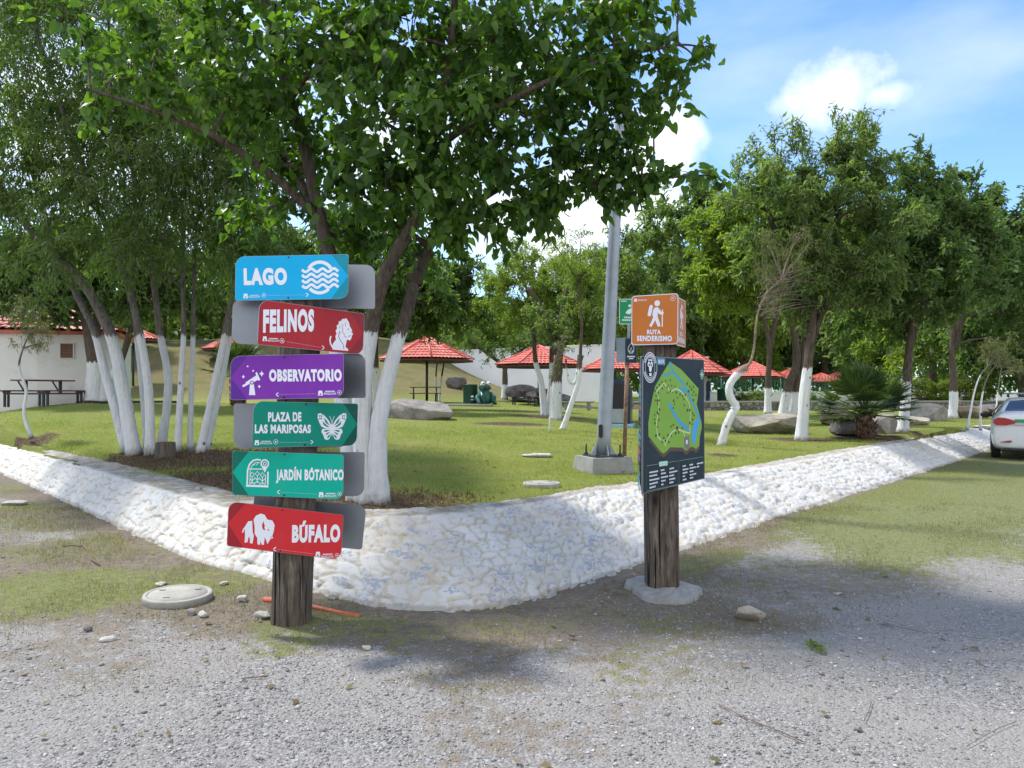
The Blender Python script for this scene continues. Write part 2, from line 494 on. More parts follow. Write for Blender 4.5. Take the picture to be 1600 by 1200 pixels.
# ------------------------------------------------------------------ embankment curves
pairs = []
nl = Vector((.737, .676)); nr = Vector((-.76, .65))
for b in [(-30, 37.2), (-16, 21.6), (-10, 15.05), (-5.86, 10.5), (-4.2, 8.6), (-2.9, 7.15)]:
    pairs.append((Vector(b), Vector(b) + nl * .36, .42))
pairs += [(Vector((-2.2, 6.62)), Vector((-1.98, 6.92)), .43), (Vector((-1.62, 6.2)), Vector((-1.62, 6.72)), .46),
          (Vector((-1.22, 5.86)), Vector((-1.36, 6.62)), .49), (Vector((-.84, 5.66)), Vector((-1.1, 6.6)), .5),
          (Vector((-.45, 5.60)), Vector((-.72, 6.72)), .5), (Vector((-.08, 5.74)), Vector((-.36, 7.02)), .49),
          (Vector((.22, 6.02)), Vector((.06, 7.52)), .48), (Vector((.66, 6.52)), Vector((.52, 8.12)), .46),
          (Vector((1.22, 7.2)), Vector((.98, 8.72)), .45), (Vector((2.06, 8.24)), Vector((1.62, 9.32)), .44)]
for b in [(3.5, 9.95), (6.0, 12.85), (9.6, 17.0), (13.8, 21.85), (22, 31.4), (32, 43)]:
    pairs.append((Vector(b), Vector(b) + nr * .86, .43 if b[0] < 10 else .40))
_s = [0.]
for a, b in zip(pairs, pairs[1:]): _s.append(_s[-1] + ((a[0] + a[1]) / 2 - (b[0] + b[1]) / 2).length)
_s = np.array(_s)
fine = np.arange(0, _s[-1], .02)
def _ip(f):
    v = np.interp(fine, _s, [f(p) for p in pairs]); k = np.hanning(61); k /= k.sum()
    return np.convolve(np.pad(v, 30, 'edge'), k, 'valid')
BX, BY, TX, TY, TZ = (_ip(f) for f in (lambda p: p[0].x, lambda p: p[0].y, lambda p: p[1].x, lambda p: p[1].y, lambda p: p[2]))
_o = np.argsort(TX); _tx, _ty = TX[_o], TY[_o]
_bo = np.argsort(BX); _bx, _by = BX[_bo], BY[_bo]


def inside_top(x, y): return (y - np.interp(x, _tx, _ty, left=1e3, right=1e3)) * .72


def out_base(x, y): return (np.interp(x, _bx, _by, left=1e3, right=1e3) - y) * .70      # + in front of the wall


# ------------------------------------------------------------------ ground (road side)
def axis(lo, hi, dense, far, g=1.25):
    a = list(np.arange(lo, hi + 1e-6, dense)); s = dense
    while a[-1] < far: s *= g; a.append(a[-1] + s)
    s = dense; pre = [a[0]]
    while pre[-1] > -far: s *= g; pre.append(pre[-1] - s)
    return np.array(pre[:0:-1] + a)


def grid_mesh(name, xs, ys, zf, mat, attrs):
    X, Y = np.meshgrid(xs, ys); Z = zf(X, Y); nx, ny = len(xs), len(ys)
    V = np.stack([X, Y, Z], -1).reshape(-1, 3)
    i = np.arange(ny - 1)[:, None] * nx + np.arange(nx - 1)[None, :]
    F = np.stack([i, i + 1, i + nx + 1, i + nx], -1).reshape(-1, 4)
    return np_mesh(name, V, F.ravel(), np.full(len(F), 4), mat, smooth=True, attrs={k: f(X, Y).ravel() for k, f in attrs.items()})


def gz(x, y):
    z = (fbm(x * 1.1, y * 1.1, 11, 3) - .45) * .035 + (fbm(x * 5, y * 5, 12, 2) - .37) * .008
    return z


def GZ(x, y): return float(gz(np.array([x]), np.array([y]))[0])


def blob_mask(x, y, lst):
    m = 0 * x; x = x + (fbm(x * 1.3, y * 1.3, 55) - .47) * 1.1; y = y + (fbm(x * 1.3 + 9, y * 1.3, 56) - .47) * 1.1
    for px, py, rx, ry, st in lst:
        c = PZ(px, py); m = np.maximum(m, st * sstep(1.25, .35, np.hypot((x - c.x) / rx, (y - c.y) / ry)))
    return m


GREEN = [(40, 925, 1.6, .9, .95), (190, 920, 1.3, .7, .85), (330, 905, 1.0, .5, .6), (60, 860, 1.6, .8, .5), (-60, 820, 2.0, 1., .55), (180, 860, 1.2, .6, .45), (620, 1005, .55, .35, .42), (740, 985, .9, .4, .45), (900, 965, .8, .35, .4), (720, 1070, .5, .4, .35),
         (1250, 1000, .25, .15, .5), (1060, 985, .5, .3, .3), (540, 990, .35, .3, .45), (1190, 880, .6, .4, .45)]


def g_green(x, y):
    m = blob_mask(x, y, GREEN)
    d = out_base(x, y)
    m = np.maximum(m, .62 * sstep(.46, .62, fbm(x * .95 + 3, y * .95, 25)) * sstep(2.9, .6, d) * sstep(0, .25, d))
    right = sstep(1.8, 3.6, x) * sstep(4.2, 1.6, d + (fbm(x * .35, y * .35, 21) - .45) * 3.5) * sstep(-.1, .35, d)
    right *= .5 + .5 * sstep(2.4, 4.2, x)
    far = sstep(13, 17, y) * .5
    return np.clip(np.maximum(np.maximum(m, right), far), 0, 1)


def g_dirt(x, y):
    d = out_base(x, y) + (fbm(x * .8, y * .8, 31) - .45) * 1.3
    m = np.maximum(sstep(1.35, .35, d), .6 * sstep(.44, .6, fbm(x * .7, y * .7, 27)) * sstep(3.3, 1., d))
    m = np.maximum(m, blob_mask(x, y, [(100, 880, 2.6, 1.3, .95), (330, 945, 1.3, .7, .85), (0, 930, 2.0, 1.0, .9), (420, 960, .9, .45, .7), (640, 985, 1.0, .45, .85), (800, 985, 1.0, .5, .8), (960, 980, .9, .5, .7), (1060, 960, 1.6, .6, .7), (1300, 900, 1.6, .8, .55), (820, 1010, 1.6, .5, .6)]))
    return np.clip(m, 0, 1)


def ground_mat():
    t = NT('gravel_ground')
    n1 = t.noise(1.3, 6, .6); n2 = t.noise(9, 7, .65); n3 = t.noise(.45, 4)
    v1 = t.vor(58, out='Color'); v1d = t.vor(58); v2 = t.vor(120, out='Color'); v2d = t.vor(120)
    sep = t.N.new('ShaderNodeSeparateColor'); t.L.new(v1, sep.inputs[0])
    sep2 = t.N.new('ShaderNodeSeparateColor'); t.L.new(v2, sep2.inputs[0])
    stone = t.ramp(sep.outputs[0], [(0, (.09, .088, .088)), (.35, (.185, .181, .178)), (.7, (.275, .268, .262)), (1, (.46, .45, .435))])
    stone2 = t.ramp(sep2.outputs[1], [(0, (.105, .10, .098)), (.6, (.235, .227, .22)), (1, (.41, .40, .385))])
    gravel = t.mix(t.mr(n2, .4, .6), stone, stone2)
    dust = t.mix(n2, (.235, .219, .204), (.315, .295, .272))
    gravel = t.mix(t.mr(n1, .36, .62, .08, .85), gravel, dust)
    gravel = t.mix(t.mr(n3, .35, .7, 0, .35), gravel, (.26, .242, .228))
    soil = t.mix(t.mr(n2, .35, .65), (.095, .072, .05), (.20, .16, .115))
    soil = t.mix(t.mr(t.noise(30, 6, .7), .5, .68, 0, .8), soil, (.27, .22, .14))
    grass = t.mix(t.mr(t.noise(16, 7, .7), .35, .65), (.10, .125, .032), (.21, .215, .075))
    e = t.mr(n2, .3, .7, -.28, .28)
    f1 = t.mr(t.math('ADD', t.attr('dirt'), e), .35, .65)
    f2 = t.mr(t.math('ADD', t.attr('green'), t.math('MULTIPLY', e, 1.3)), .4, .7)
    col = t.mix(t.math('MULTIPLY', f1, .85), gravel, soil); col = t.mix(t.math('MULTIPLY', f2, .85), col, grass)
    h = t.math('SUBTRACT', 1., t.math('MULTIPLY', v1d, 1.3))
    h = t.math('ADD', t.math('MULTIPLY', h, .6), t.math('MULTIPLY', t.math('SUBTRACT', 1., v2d), .3))
    t.bump(t.math('ADD', h, t.math('MULTIPLY', n2, .8)), .9, .014)
    return t.fin(col, .9, 0, .2)


gr = grid_mesh('ground', axis(-9, 11, .10, 900), axis(1.5, 14, .10, 900), gz, ground_mat(), {'green': g_green, 'dirt': g_dirt})
tag(gr, 'grey crushed gravel ground with thin dry grass along the white embankment', 'ground', kind='structure')

# ------------------------------------------------------------------ lawn
def l_soil(x, y):
    ins = inside_top(x, y)
    m = sstep(1.5, .2, np.hypot((x + 1.9) / 1.75, (y - 7.9) / 1.05))
    m = np.maximum(m, sstep(1.35, .4, np.hypot((x + 5.2) / 2.6, (y - 12.2) / 1.3)))
    m = np.maximum(m, .95 * sstep(1.3, .4, np.hypot((x + 3.6) / 2.2, (y - 9.6) / 1.5)))
    m = np.maximum(m, sstep(.75, .1, ins) * (.75 - .35 * (x > 0)) * sstep(-8, -5, x))
    for px, d, r in [(45, 16, .8), (150, 23, 2.), (860, 25, 2.), (1252, 18, 1.2), (1130, 13.6, .4), (1360, 18.5, 1.4), (800, 20, 1.5), (1412, 20, .8)]:
        c = P(px, 612, d); m = np.maximum(m, .8 * sstep(1.2, .3, np.hypot((x - c.x) / r, (y - c.y) / r)))
    return np.clip(m, 0, 1)


def l_dry(x, y):
    return np.clip(sstep(38, 48, y) * sstep(8, -2, x) + .35 * sstep(.55, .75, fbm(x * .25, y * .25, 41)) + .25 * sstep(2.5, .5, inside_top(x, y)), 0, 1)


def lz_mesh(x, y):
    ins = inside_top(x, y)
    return np.where(ins > 0.12, lawn_z(x, y) - .10 * sstep(.46, .24, ins - .26 * sstep(.3, -1.5, x)), np.where(ins > .02, lawn_z(x, y) - .03, -.35))


def lawn_mat():
    t = NT('lawn_ground'); n1 = t.noise(.9, 6, .6); n2 = t.noise(11, 7, .68); n3 = t.noise(.22, 3)
    g = t.mix(t.mr(n2, .32, .68), (.15, .195, .034), (.24, .27, .070))
    g = t.mix(t.mr(n1, .42, .64, 0, .75), g, (.28, .26, .095)); g = t.mix(t.mr(n3, .4, .62, 0, .4), g, (.14, .20, .034))
    dry = t.mix(t.mr(n2, .35, .65), (.13, .115, .05), (.25, .205, .10)); dry = t.mix(t.mr(n1, .45, .6, 0, .7), dry, (.12, .14, .045))
    soil = t.mix(t.mr(n2, .35, .65), (.055, .038, .025), (.13, .095, .06))
    soil = t.mix(t.mr(t.noise(24, 5, .7), .54, .66, 0, .9), soil, (.24, .17, .10))
    e = t.mr(n2, .3, .7, -.3, .3)
    col = t.mix(t.mr(t.math('ADD', t.attr('dry'), e), .3, .8), g, dry)
    col = t.mix(t.mr(t.math('ADD', t.attr('soil'), e), .38, .62), col, soil)
    t.bump(t.math('ADD', n2, t.math('MULTIPLY', t.noise(60, 4), .5)), .9, .05)
    return t.fin(col, .95, 0, .1)


def axis2(lo, hi, dense, lo2, hi2, g=1.12):
    a = list(np.arange(lo, hi + 1e-6, dense)); s = dense
    while a[-1] < hi2: s *= g; a.append(a[-1] + s)
    s = dense; pre = [a[0]]
    while pre[-1] > lo2: s *= g; pre.append(pre[-1] - s)
    return np.array(pre[:0:-1] + a)


lawn = grid_mesh('lawn', axis2(-13, 16, .14, -160, 160), axis2(6.3, 24, .14, 6, 260), lz_mesh, lawn_mat(), {'soil': l_soil, 'dry': l_dry})
tag(lawn, 'raised green lawn behind the white stone embankment rising to a dry hill', 'lawn', kind='structure')


# ------------------------------------------------------------------ whitewashed cobble embankment
def wall_mat():
    t = NT('whitewashed_cobble')
    edge = t.attr('edge'); cid = t.attr('cell')
    n1 = t.noise(2.2, 7, .62); n2 = t.noise(34, 9, .72); n3 = t.noise(8, 6, .6)
    white = t.mix(t.mr(n1, .35, .68), (.63, .625, .61), (.53, .515, .48))
    cream = t.mix(n3, (.47, .41, .31), (.55, .50, .41))
    col = t.mix(t.mr(t.math('ADD', edge, t.math('MULTIPLY', t.math('SUBTRACT', n3, .5), .35)), .04, .22, .9, .0), white, cream); col = t.mix(t.mr(t.noise(1.1, 6, .65), .50, .70, 0, .45), col, (.58, .51, .40)); col = t.mix(t.math('MULTIPLY', t.attr('cap'), t.mr(t.noise(5, 7, .7), .34, .56, .2, .95)), col, (.26, .22, .165))
    col = t.mix(t.math('MULTIPLY', t.mr(edge, .0, .05, 1., 0.), t.mr(t.noise(3.5, 5), .52, .62, 0, .8)), col, (.12, .10, .075))
    # paint worn off the tops of some cobbles: bare blue grey stone in ragged patches
    wear = t.math('ADD', t.math('MULTIPLY', t.math('SUBTRACT', n2, .5), 2.3), t.math('MULTIPLY', t.math('SUBTRACT', cid, .5), .55))
    wear = t.math('ADD', wear, t.mr(edge, .1, .6, -.3, .05))
    wear = t.math('ADD', wear, t.mr(n3, .35, .7, -.22, .16))
    wear = t.mr(t.math('ADD', wear, t.attr('bare')), .20, .32)
    col = t.mix(wear, col, t.mix(n3, (.29, .31, .355), (.42, .44, .48)))
    grime = t.mr(t.noise(3.2, 8, .7), .55, .75, 0, .5)
    col = t.mix(t.math('MULTIPLY', grime, t.mr(edge, 0, .3, 1., .15)), col, (.22, .18, .13))
    foot = t.mr(t.math('ADD', t.attr('foot'), t.mr(n3, .3, .7, -.35, .35)), .45, .8)
    col = t.mix(t.math('MULTIPLY', foot, .45), col, (.22, .18, .125))
    t.bump(t.math('ADD', n2, t.math('MULTIPLY', n3, .9)), .7, .02)
    return t.fin(col, .88, 0, .2)


def make_wall():
    # s stations denser where the wall is near
    s = [0.]
    while s[-1] < fine[-1]:
        k = int(min(len(fine) - 1, s[-1] / .02)); d = math.hypot(TX[k], TY[k]); s.append(s[-1] + max(.016, .0030 * d))
    s = np.array(s[:-1]); f = lambda a: np.interp(s, fine, a)
    bx, by, tx, ty, tz = f(BX), f(BY), f(TX), f(TY), f(TZ)
    # cross section: -.1 below ground .. base .. top .. cap .. down into the lawn
    n_face, n_cap = 64, 22
    tf = np.linspace(-.12, 1, n_face); tcap = np.linspace(0, 1, n_cap)[1:]
    px = [];
    ix, iy = tx - bx, ty - by; il = np.hypot(ix, iy); ux, uy = ix / il, iy / il
    # smooth the inward direction
    pts = []; vv = []
    slope = np.hypot(il, tz)
    for q in tf:
        prof = q if q < 0 else (q ** .92)
        pts.append((bx + ix * q, by + iy * q, tz * prof)); vv.append(q * slope)
    capw = .44 + .30 * sstep(.3, -1.5, bx)
    for q in tcap:
        x, y = tx + ux * capw * q, ty + uy * capw * q
        pts.append((x, y, tz + .02 * np.sin(q * 3.0) + np.where(q > .75, -(q - .75) * .35, 0))); vv.append(slope + capw * q)
    V = np.array(pts).transpose(2, 0, 1)               # (ns, nt, 3)
    S = np.repeat(s[:, None], len(vv), 1); T = np.array(vv).T
    # cobbles: jittered cells in (s, t)
    cs = .150
    a, b = S / cs + .25 * vnoise(S * 1.5, T * 1.5, 3), T / (cs * .88)
    b = b + .35 * vnoise(S * 1.1, T * 0 + 3.3, 9)
    a = a + .5 * (np.floor(b) % 2)
    ia, ib = np.floor(a), np.floor(b)
    f1 = np.full(a.shape, 9.); f2 = np.full(a.shape, 9.); cid = np.zeros(a.shape)
    for di in (-1, 0, 1):
        for dj in (-1, 0, 1):
            ci, cj = ia + di, ib + dj
            cx = ci + .5 + (hash2(ci, cj, 1) - .5) * .72; cy = cj + .5 + (hash2(ci, cj, 2) - .5) * .72
            w = 1 + (hash2(ci, cj, 4) - .5) * .85
            d = np.hypot(a - cx, b - cy) * w
            cl = d < f1
            f2 = np.where(cl, f1, np.minimum(f2, d)); cid = np.where(cl, hash2(ci, cj, 7), cid); f1 = np.where(cl, d, f1)
    edge = np.clip((f2 - f1) / .9, 0, 1)
    dome = np.sqrt(np.clip(1 - (1 - np.clip(edge / .42, 0, 1)) ** 2, 0, 1))
    hgt = dome * (.015 + .026 * cid) - .010
    rough = (fbm(S * 9, T * 9, 61, 4) - .45) * .016 + (fbm(S * 2.2, T * 2.2, 71, 3) - .45) * .030
    capf = np.clip((np.arange(len(vv)) - n_face + 3) / 4., 0, 1)[None, :]
    hgt = hgt * (1 - .45 * capf) + rough
    # normal
    du = np.gradient(V, axis=0); dv = np.gradient(V, axis=1); nrm = np.cross(du, dv)
    nrm /= np.linalg.norm(nrm, axis=-1, keepdims=True) + 1e-9
    if nrm[..., 2].mean() < 0: nrm = -nrm
    V = V + nrm * hgt[..., None]
    ns, nt = S.shape
    nose = sstep(2.8, 1.2, np.hypot(bx - .1, by - 5.9))
    rightw = sstep(.3, 2.5, bx)
    bare = (nose * .12 + rightw * .12 - .14 * (1 - nose) * (1 - rightw))[:, None] + 0 * S
    foot = np.clip(1 - T / .07, 0, 1) * (T > -1)
    cap = sstep(.0, .10, T - slope[:, None]) * np.where(bx < .2, 1., .8)[:, None]
    i = np.arange(ns - 1)[:, None] * nt + np.arange(nt - 1)[None, :]
    F = np.stack([i, i + nt, i + nt + 1, i + 1], -1).reshape(-1, 4)
    e = np_mesh('stone_wall', V.reshape(-1, 3), F[:, ::-1].ravel() if False else F.ravel(), np.full(len(F), 4), wall_mat(), smooth=True,
                attrs={'edge': edge.ravel(), 'cell': cid.ravel(), 'bare': bare.ravel(), 'foot': foot.ravel(), 'cap': cap.ravel()})
    tag(e, 'low sloping whitewashed cobblestone embankment wall turning a corner round the lawn', 'stone wall')


make_wall()


# ------------------------------------------------------------------ loose gravel, grass (uncountable)
def scatter(n, xr, yr, keep, rng):
    x = rng.uniform(*xr, n); y = rng.uniform(*yr, n); k = keep(x, y) > rng.random(n)
    return x[k], y[k]


def pebbles():
    rng = np.random.default_rng(5)
    def keep(x, y):
        vis = (np.abs(x) < y * .72 + .3)
        return vis * (out_base(x, y) > .1) * (1 - .75 * g_dirt(x, y)) * (1 - .9 * g_green(x, y)) * np.clip((7.4 - y) / 3.2, .08, 1) * (.35 + .65 * sstep(.35, .55, fbm(x * .9, y * .9, 77)))
    x, y = scatter(150000, (-5.5, 5.5), (2.9, 8.5), keep, rng); n = len(x)
    s = rng.gamma(3.0, .0012, n) + .0022; s = np.where(rng.random(n) < .012, s + rng.uniform(.003, .012, n), s)
    base = np.array([(1, 0, 0), (0, 1, 0), (-1, 0, 0), (0, -1, 0), (0, 0, 1), (0, 0, -.7)], float)
    F = np.array([(0, 1, 4), (1, 2, 4), (2, 3, 4), (3, 0, 4), (1, 0, 5), (2, 1, 5), (3, 2, 5), (0, 3, 5)])
    V = base[None] * (.65 + .7 * rng.random((n, 6, 1))) * s[:, None, None] * np.stack([np.ones(n), .55 + .5 * rng.random(n), .45 + .35 * rng.random(n)], 1)[:, None, :]
    a = rng.uniform(0, 6.28, n); c, sn = np.cos(a)[:, None], np.sin(a)[:, None]
    X = V[..., 0] * c - V[..., 1] * sn; Y = V[..., 0] * sn + V[..., 1] * c
    V = np.stack([X + x[:, None], Y + y[:, None], V[..., 2] + (gz(x, y) + s * .2)[:, None]], -1).reshape(-1, 3)
    F = (F[None] + (np.arange(n) * 6)[:, None, None]).reshape(-1)
    t = NT('gravel_stone'); r = t.island()
    col = t.ramp(r, [(0, (.14, .138, .14)), (.3, (.23, .226, .226)), (.6, (.305, .30, .295)), (.88, (.40, .39, .375)), (1, (.58, .57, .55))])
    m = t.fin(col, .85, 0, .25)
    o = np_mesh('gravel', V, F, np.full(n * 8, 3), m)
    tag(o, 'loose grey crushed stones spread over the foreground track', 'gravel', kind='stuff')


pebbles()


def grass(name, label, x, y, z, h, lean, w, mat, seed):
    rng = np.random.default_rng(seed); n = len(x)
    a = rng.uniform(0, 6.28, n); la = rng.uniform(0, 6.28, n); ln = lean * rng.random(n)
    dx, dy = np.cos(a) * w / 2, np.sin(a) * w / 2
    p = np.stack([x, y, z - .006], 1)
    b1 = p + np.stack([dx, dy, 0 * x], 1); b2 = p - np.stack([dx, dy, 0 * x], 1)
    tip = p + np.stack([np.cos(la) * ln * h, np.sin(la) * ln * h, h * np.sqrt(np.maximum(.08, 1 - ln ** 2))], 1)
    V = np.stack([b1, b2, tip], 1).reshape(-1, 3)
    o = np_mesh(name, V, np.arange(n * 3), np.full(n, 3), mat)
    return tag(o, label, 'grass', kind='stuff')


def all_grass():
    rng = np.random.default_rng(8)
    # lawn, denser near
    xs, ys = [], []
    for (n, yr) in [(150000, (6.8, 12)), (110000, (12, 18)), (80000, (18, 30)), (40000, (30, 48))]:
        def keep(x, y):
            return (np.abs(x) < y * .70 + .5) * (inside_top(x, y) > .3) * np.clip(1.05 - l_soil(x, y) * 1.15 + .3 * (fbm(x * 3, y * 3, 91) - .5), 0, 1) * (1 - .6 * l_dry(x, y))
        x, y = scatter(n, (-.72 * yr[1], .72 * yr[1]), yr, keep, rng); xs.append(x); ys.append(y)
    x, y = np.concatenate(xs), np.concatenate(ys)
    h = (.014 + .040 * rng.random(len(x))) * (.45 + 1.5 * fbm(x * 2.4, y * 2.4, 92) ** 1.5) * (1 + y * .012)
    grass('lawn_grass', 'short green grass blades covering the raised lawn', x, y, lawn_z(x, y), h, .85, .0035 + .0004 * y, M['l_grass'], 1)
    # green tufts on the road side
    def keep(x, y):
        return (np.abs(x) < y * .72 + .3) * (out_base(x, y) > .03) * np.clip(g_green(x, y) * 1.15 + .9 * (fbm(x * 2.6, y * 2.6, 93) - .55), 0, 1) * (g_green(x, y) > .12)
    x, y = scatter(150000, (-9, 12), (4.0, 16), keep, rng)
    h = .012 + .032 * rng.random(len(x)) * (.5 + fbm(x * 3, y * 3, 95))
    grass('verge_grass', 'thin green grass on the ground outside the embankment', x, y, gz(x, y), h, .9, .0028 + .0004 * y, M['l_grass'], 2)
    def keep2(x, y):
        return (np.abs(x) < y * .72 + .3) * (out_base(x, y) > .02) * np.clip(np.maximum(g_dirt(x, y), .5 * g_green(x, y)) * (.1 + 1.5 * sstep(.38, .6, fbm(x * 2.1, y * 2.1, 96))), 0, 1)
    x, y = scatter(170000, (-7, 7), (4.0, 11), keep2, rng)
    h = .015 + .045 * rng.random(len(x))
    grass('dry_grass', 'flattened dry grass and straw outside the embankment', x, y, gz(x, y) + .004, h, .995, .0026 + .0002 * y, M['l_dry'], 3)
    def keep3(x, y):
        return (inside_top(x, y) > .55) * (l_soil(x, y) > .3) * .8
    x, y = scatter(40000, (-9, 2.5), (6.7, 14), keep3, rng)
    h = .02 + .045 * rng.random(len(x))
    o = grass('leaf_litter', 'dead leaves and straw on the bare soil under the trees', x, y, lawn_z(x, y) + .004, h, .995, .010 + .02 * rng.random(len(x)), M['l_litter'], 4)
    o['category'] = 'leaf litter'


M['l_litter'] = leaf_mat('dead_leaf', [(.06, .04, .025), (.13, .085, .05), (.22, .15, .085), (.10, .06, .035)], .15, .8)
all_grass()


def fallen_leaves():
    rg = np.random.default_rng(19); n = 2600
    y = rg.uniform(3.2, 20, n); x = rg.uniform(-.72, .72, n) * y
    ins = inside_top(x, y); ob = out_base(x, y); k = ((ins > .2) | (ob > .1)) & (rg.random(n) < np.where(ins > .2, .9, .12)); x, y, ins = x[k], y[k], ins[k]; n = len(x)
    z = np.where(ins > 0, lawn_z(x, y) + .02, gz(x, y) + .012)
    a = rg.uniform(0, 6.28, n); L = .025 + .04 * rg.random(n); V = []
    for t, s in ((0, 0), (.45, .32), (1, 0), (.45, -.32)):
        V.append(np.stack([x + (np.cos(a) * t - np.sin(a) * s) * L, y + (np.sin(a) * t + np.cos(a) * s) * L, z + rg.uniform(-.3, .5, n) * L * .6], 1))
    V = np.stack(V, 1).reshape(-1, 3)
    m = leaf_mat('fallen_leaf', [(.09, .06, .03), (.17, .12, .06), (.22, .17, .085), (.11, .11, .045)], .2, .7)
    tag(np_mesh('fallen_leaves', V, np.arange(n * 4), np.full(n, 4), m), 'small dry leaves scattered over lawn and gravel', 'fallen leaves', kind='stuff')


fallen_leaves()

# ------------------------------------------------------------------ trees
HEART_V = [(0, 0, 0), (-.09, .20, .02), (-.02, .43, .07), (.22, .50, .10), (.55, .36, .06), (.82, .13, -.02), (1, 0, -.06),
           (.82, -.13, -.02), (.55, -.36, .06), (.22, -.50, .10), (-.02, -.43, .07), (-.09, -.20, .02), (.45, 0, .0)]
HEART_F = [(0, 12, 4, 3, 2, 1), (12, 6, 5, 4), (0, 11, 10, 9, 8, 12), (12, 8, 7, 6)]
LANCE_V = [(0, 0, 0), (.35, .5, .05), (1, 0, -.12), (.35, -.5, .05)]
LANCE_F = [(0, 3, 2, 1)]
OVAL_V = [(0, 0, 0), (.3, .5, .10), (.75, .38, .04), (1, 0, -.10), (.75, -.38, .04), (.3, -.5, .10)]
OVAL_F = [(0, 1, 2, 3), (0, 3, 4, 5)]


def leaf_mesh(name, pos, axis, up, ln, wd, tv, tf, mat, parent):
    n = len(pos); tv = np.array(tv, float)
    ax = axis / (np.linalg.norm(axis, axis=1, keepdims=True) + 1e-9)
    sd = np.cross(up, ax); sd /= np.linalg.norm(sd, axis=1, keepdims=True) + 1e-9
    nm = np.cross(ax, sd)
    V = (pos[:, None, :] + ax[:, None, :] * (tv[None, :, 0, None] * ln[:, None, None]) + sd[:, None, :] * (tv[None, :, 1, None] * wd[:, None, None])
         + nm[:, None, :] * (tv[None, :, 2, None] * ln[:, None, None]))
    k = len(tv); loops = []; sizes = []
    L0 = np.concatenate([np.array(f) for f in tf]); S0 = np.array([len(f) for f in tf])
    loops = (L0[None] + (np.arange(n) * k)[:, None]).ravel(); sizes = np.tile(S0, n)
    return np_mesh(name, V.reshape(-1, 3), loops, sizes, mat, parent)


def bez(a, b, c, n):
    return [a * (1 - t) ** 2 + b * 2 * t * (1 - t) + c * t * t for t in np.linspace(0, 1, n)]


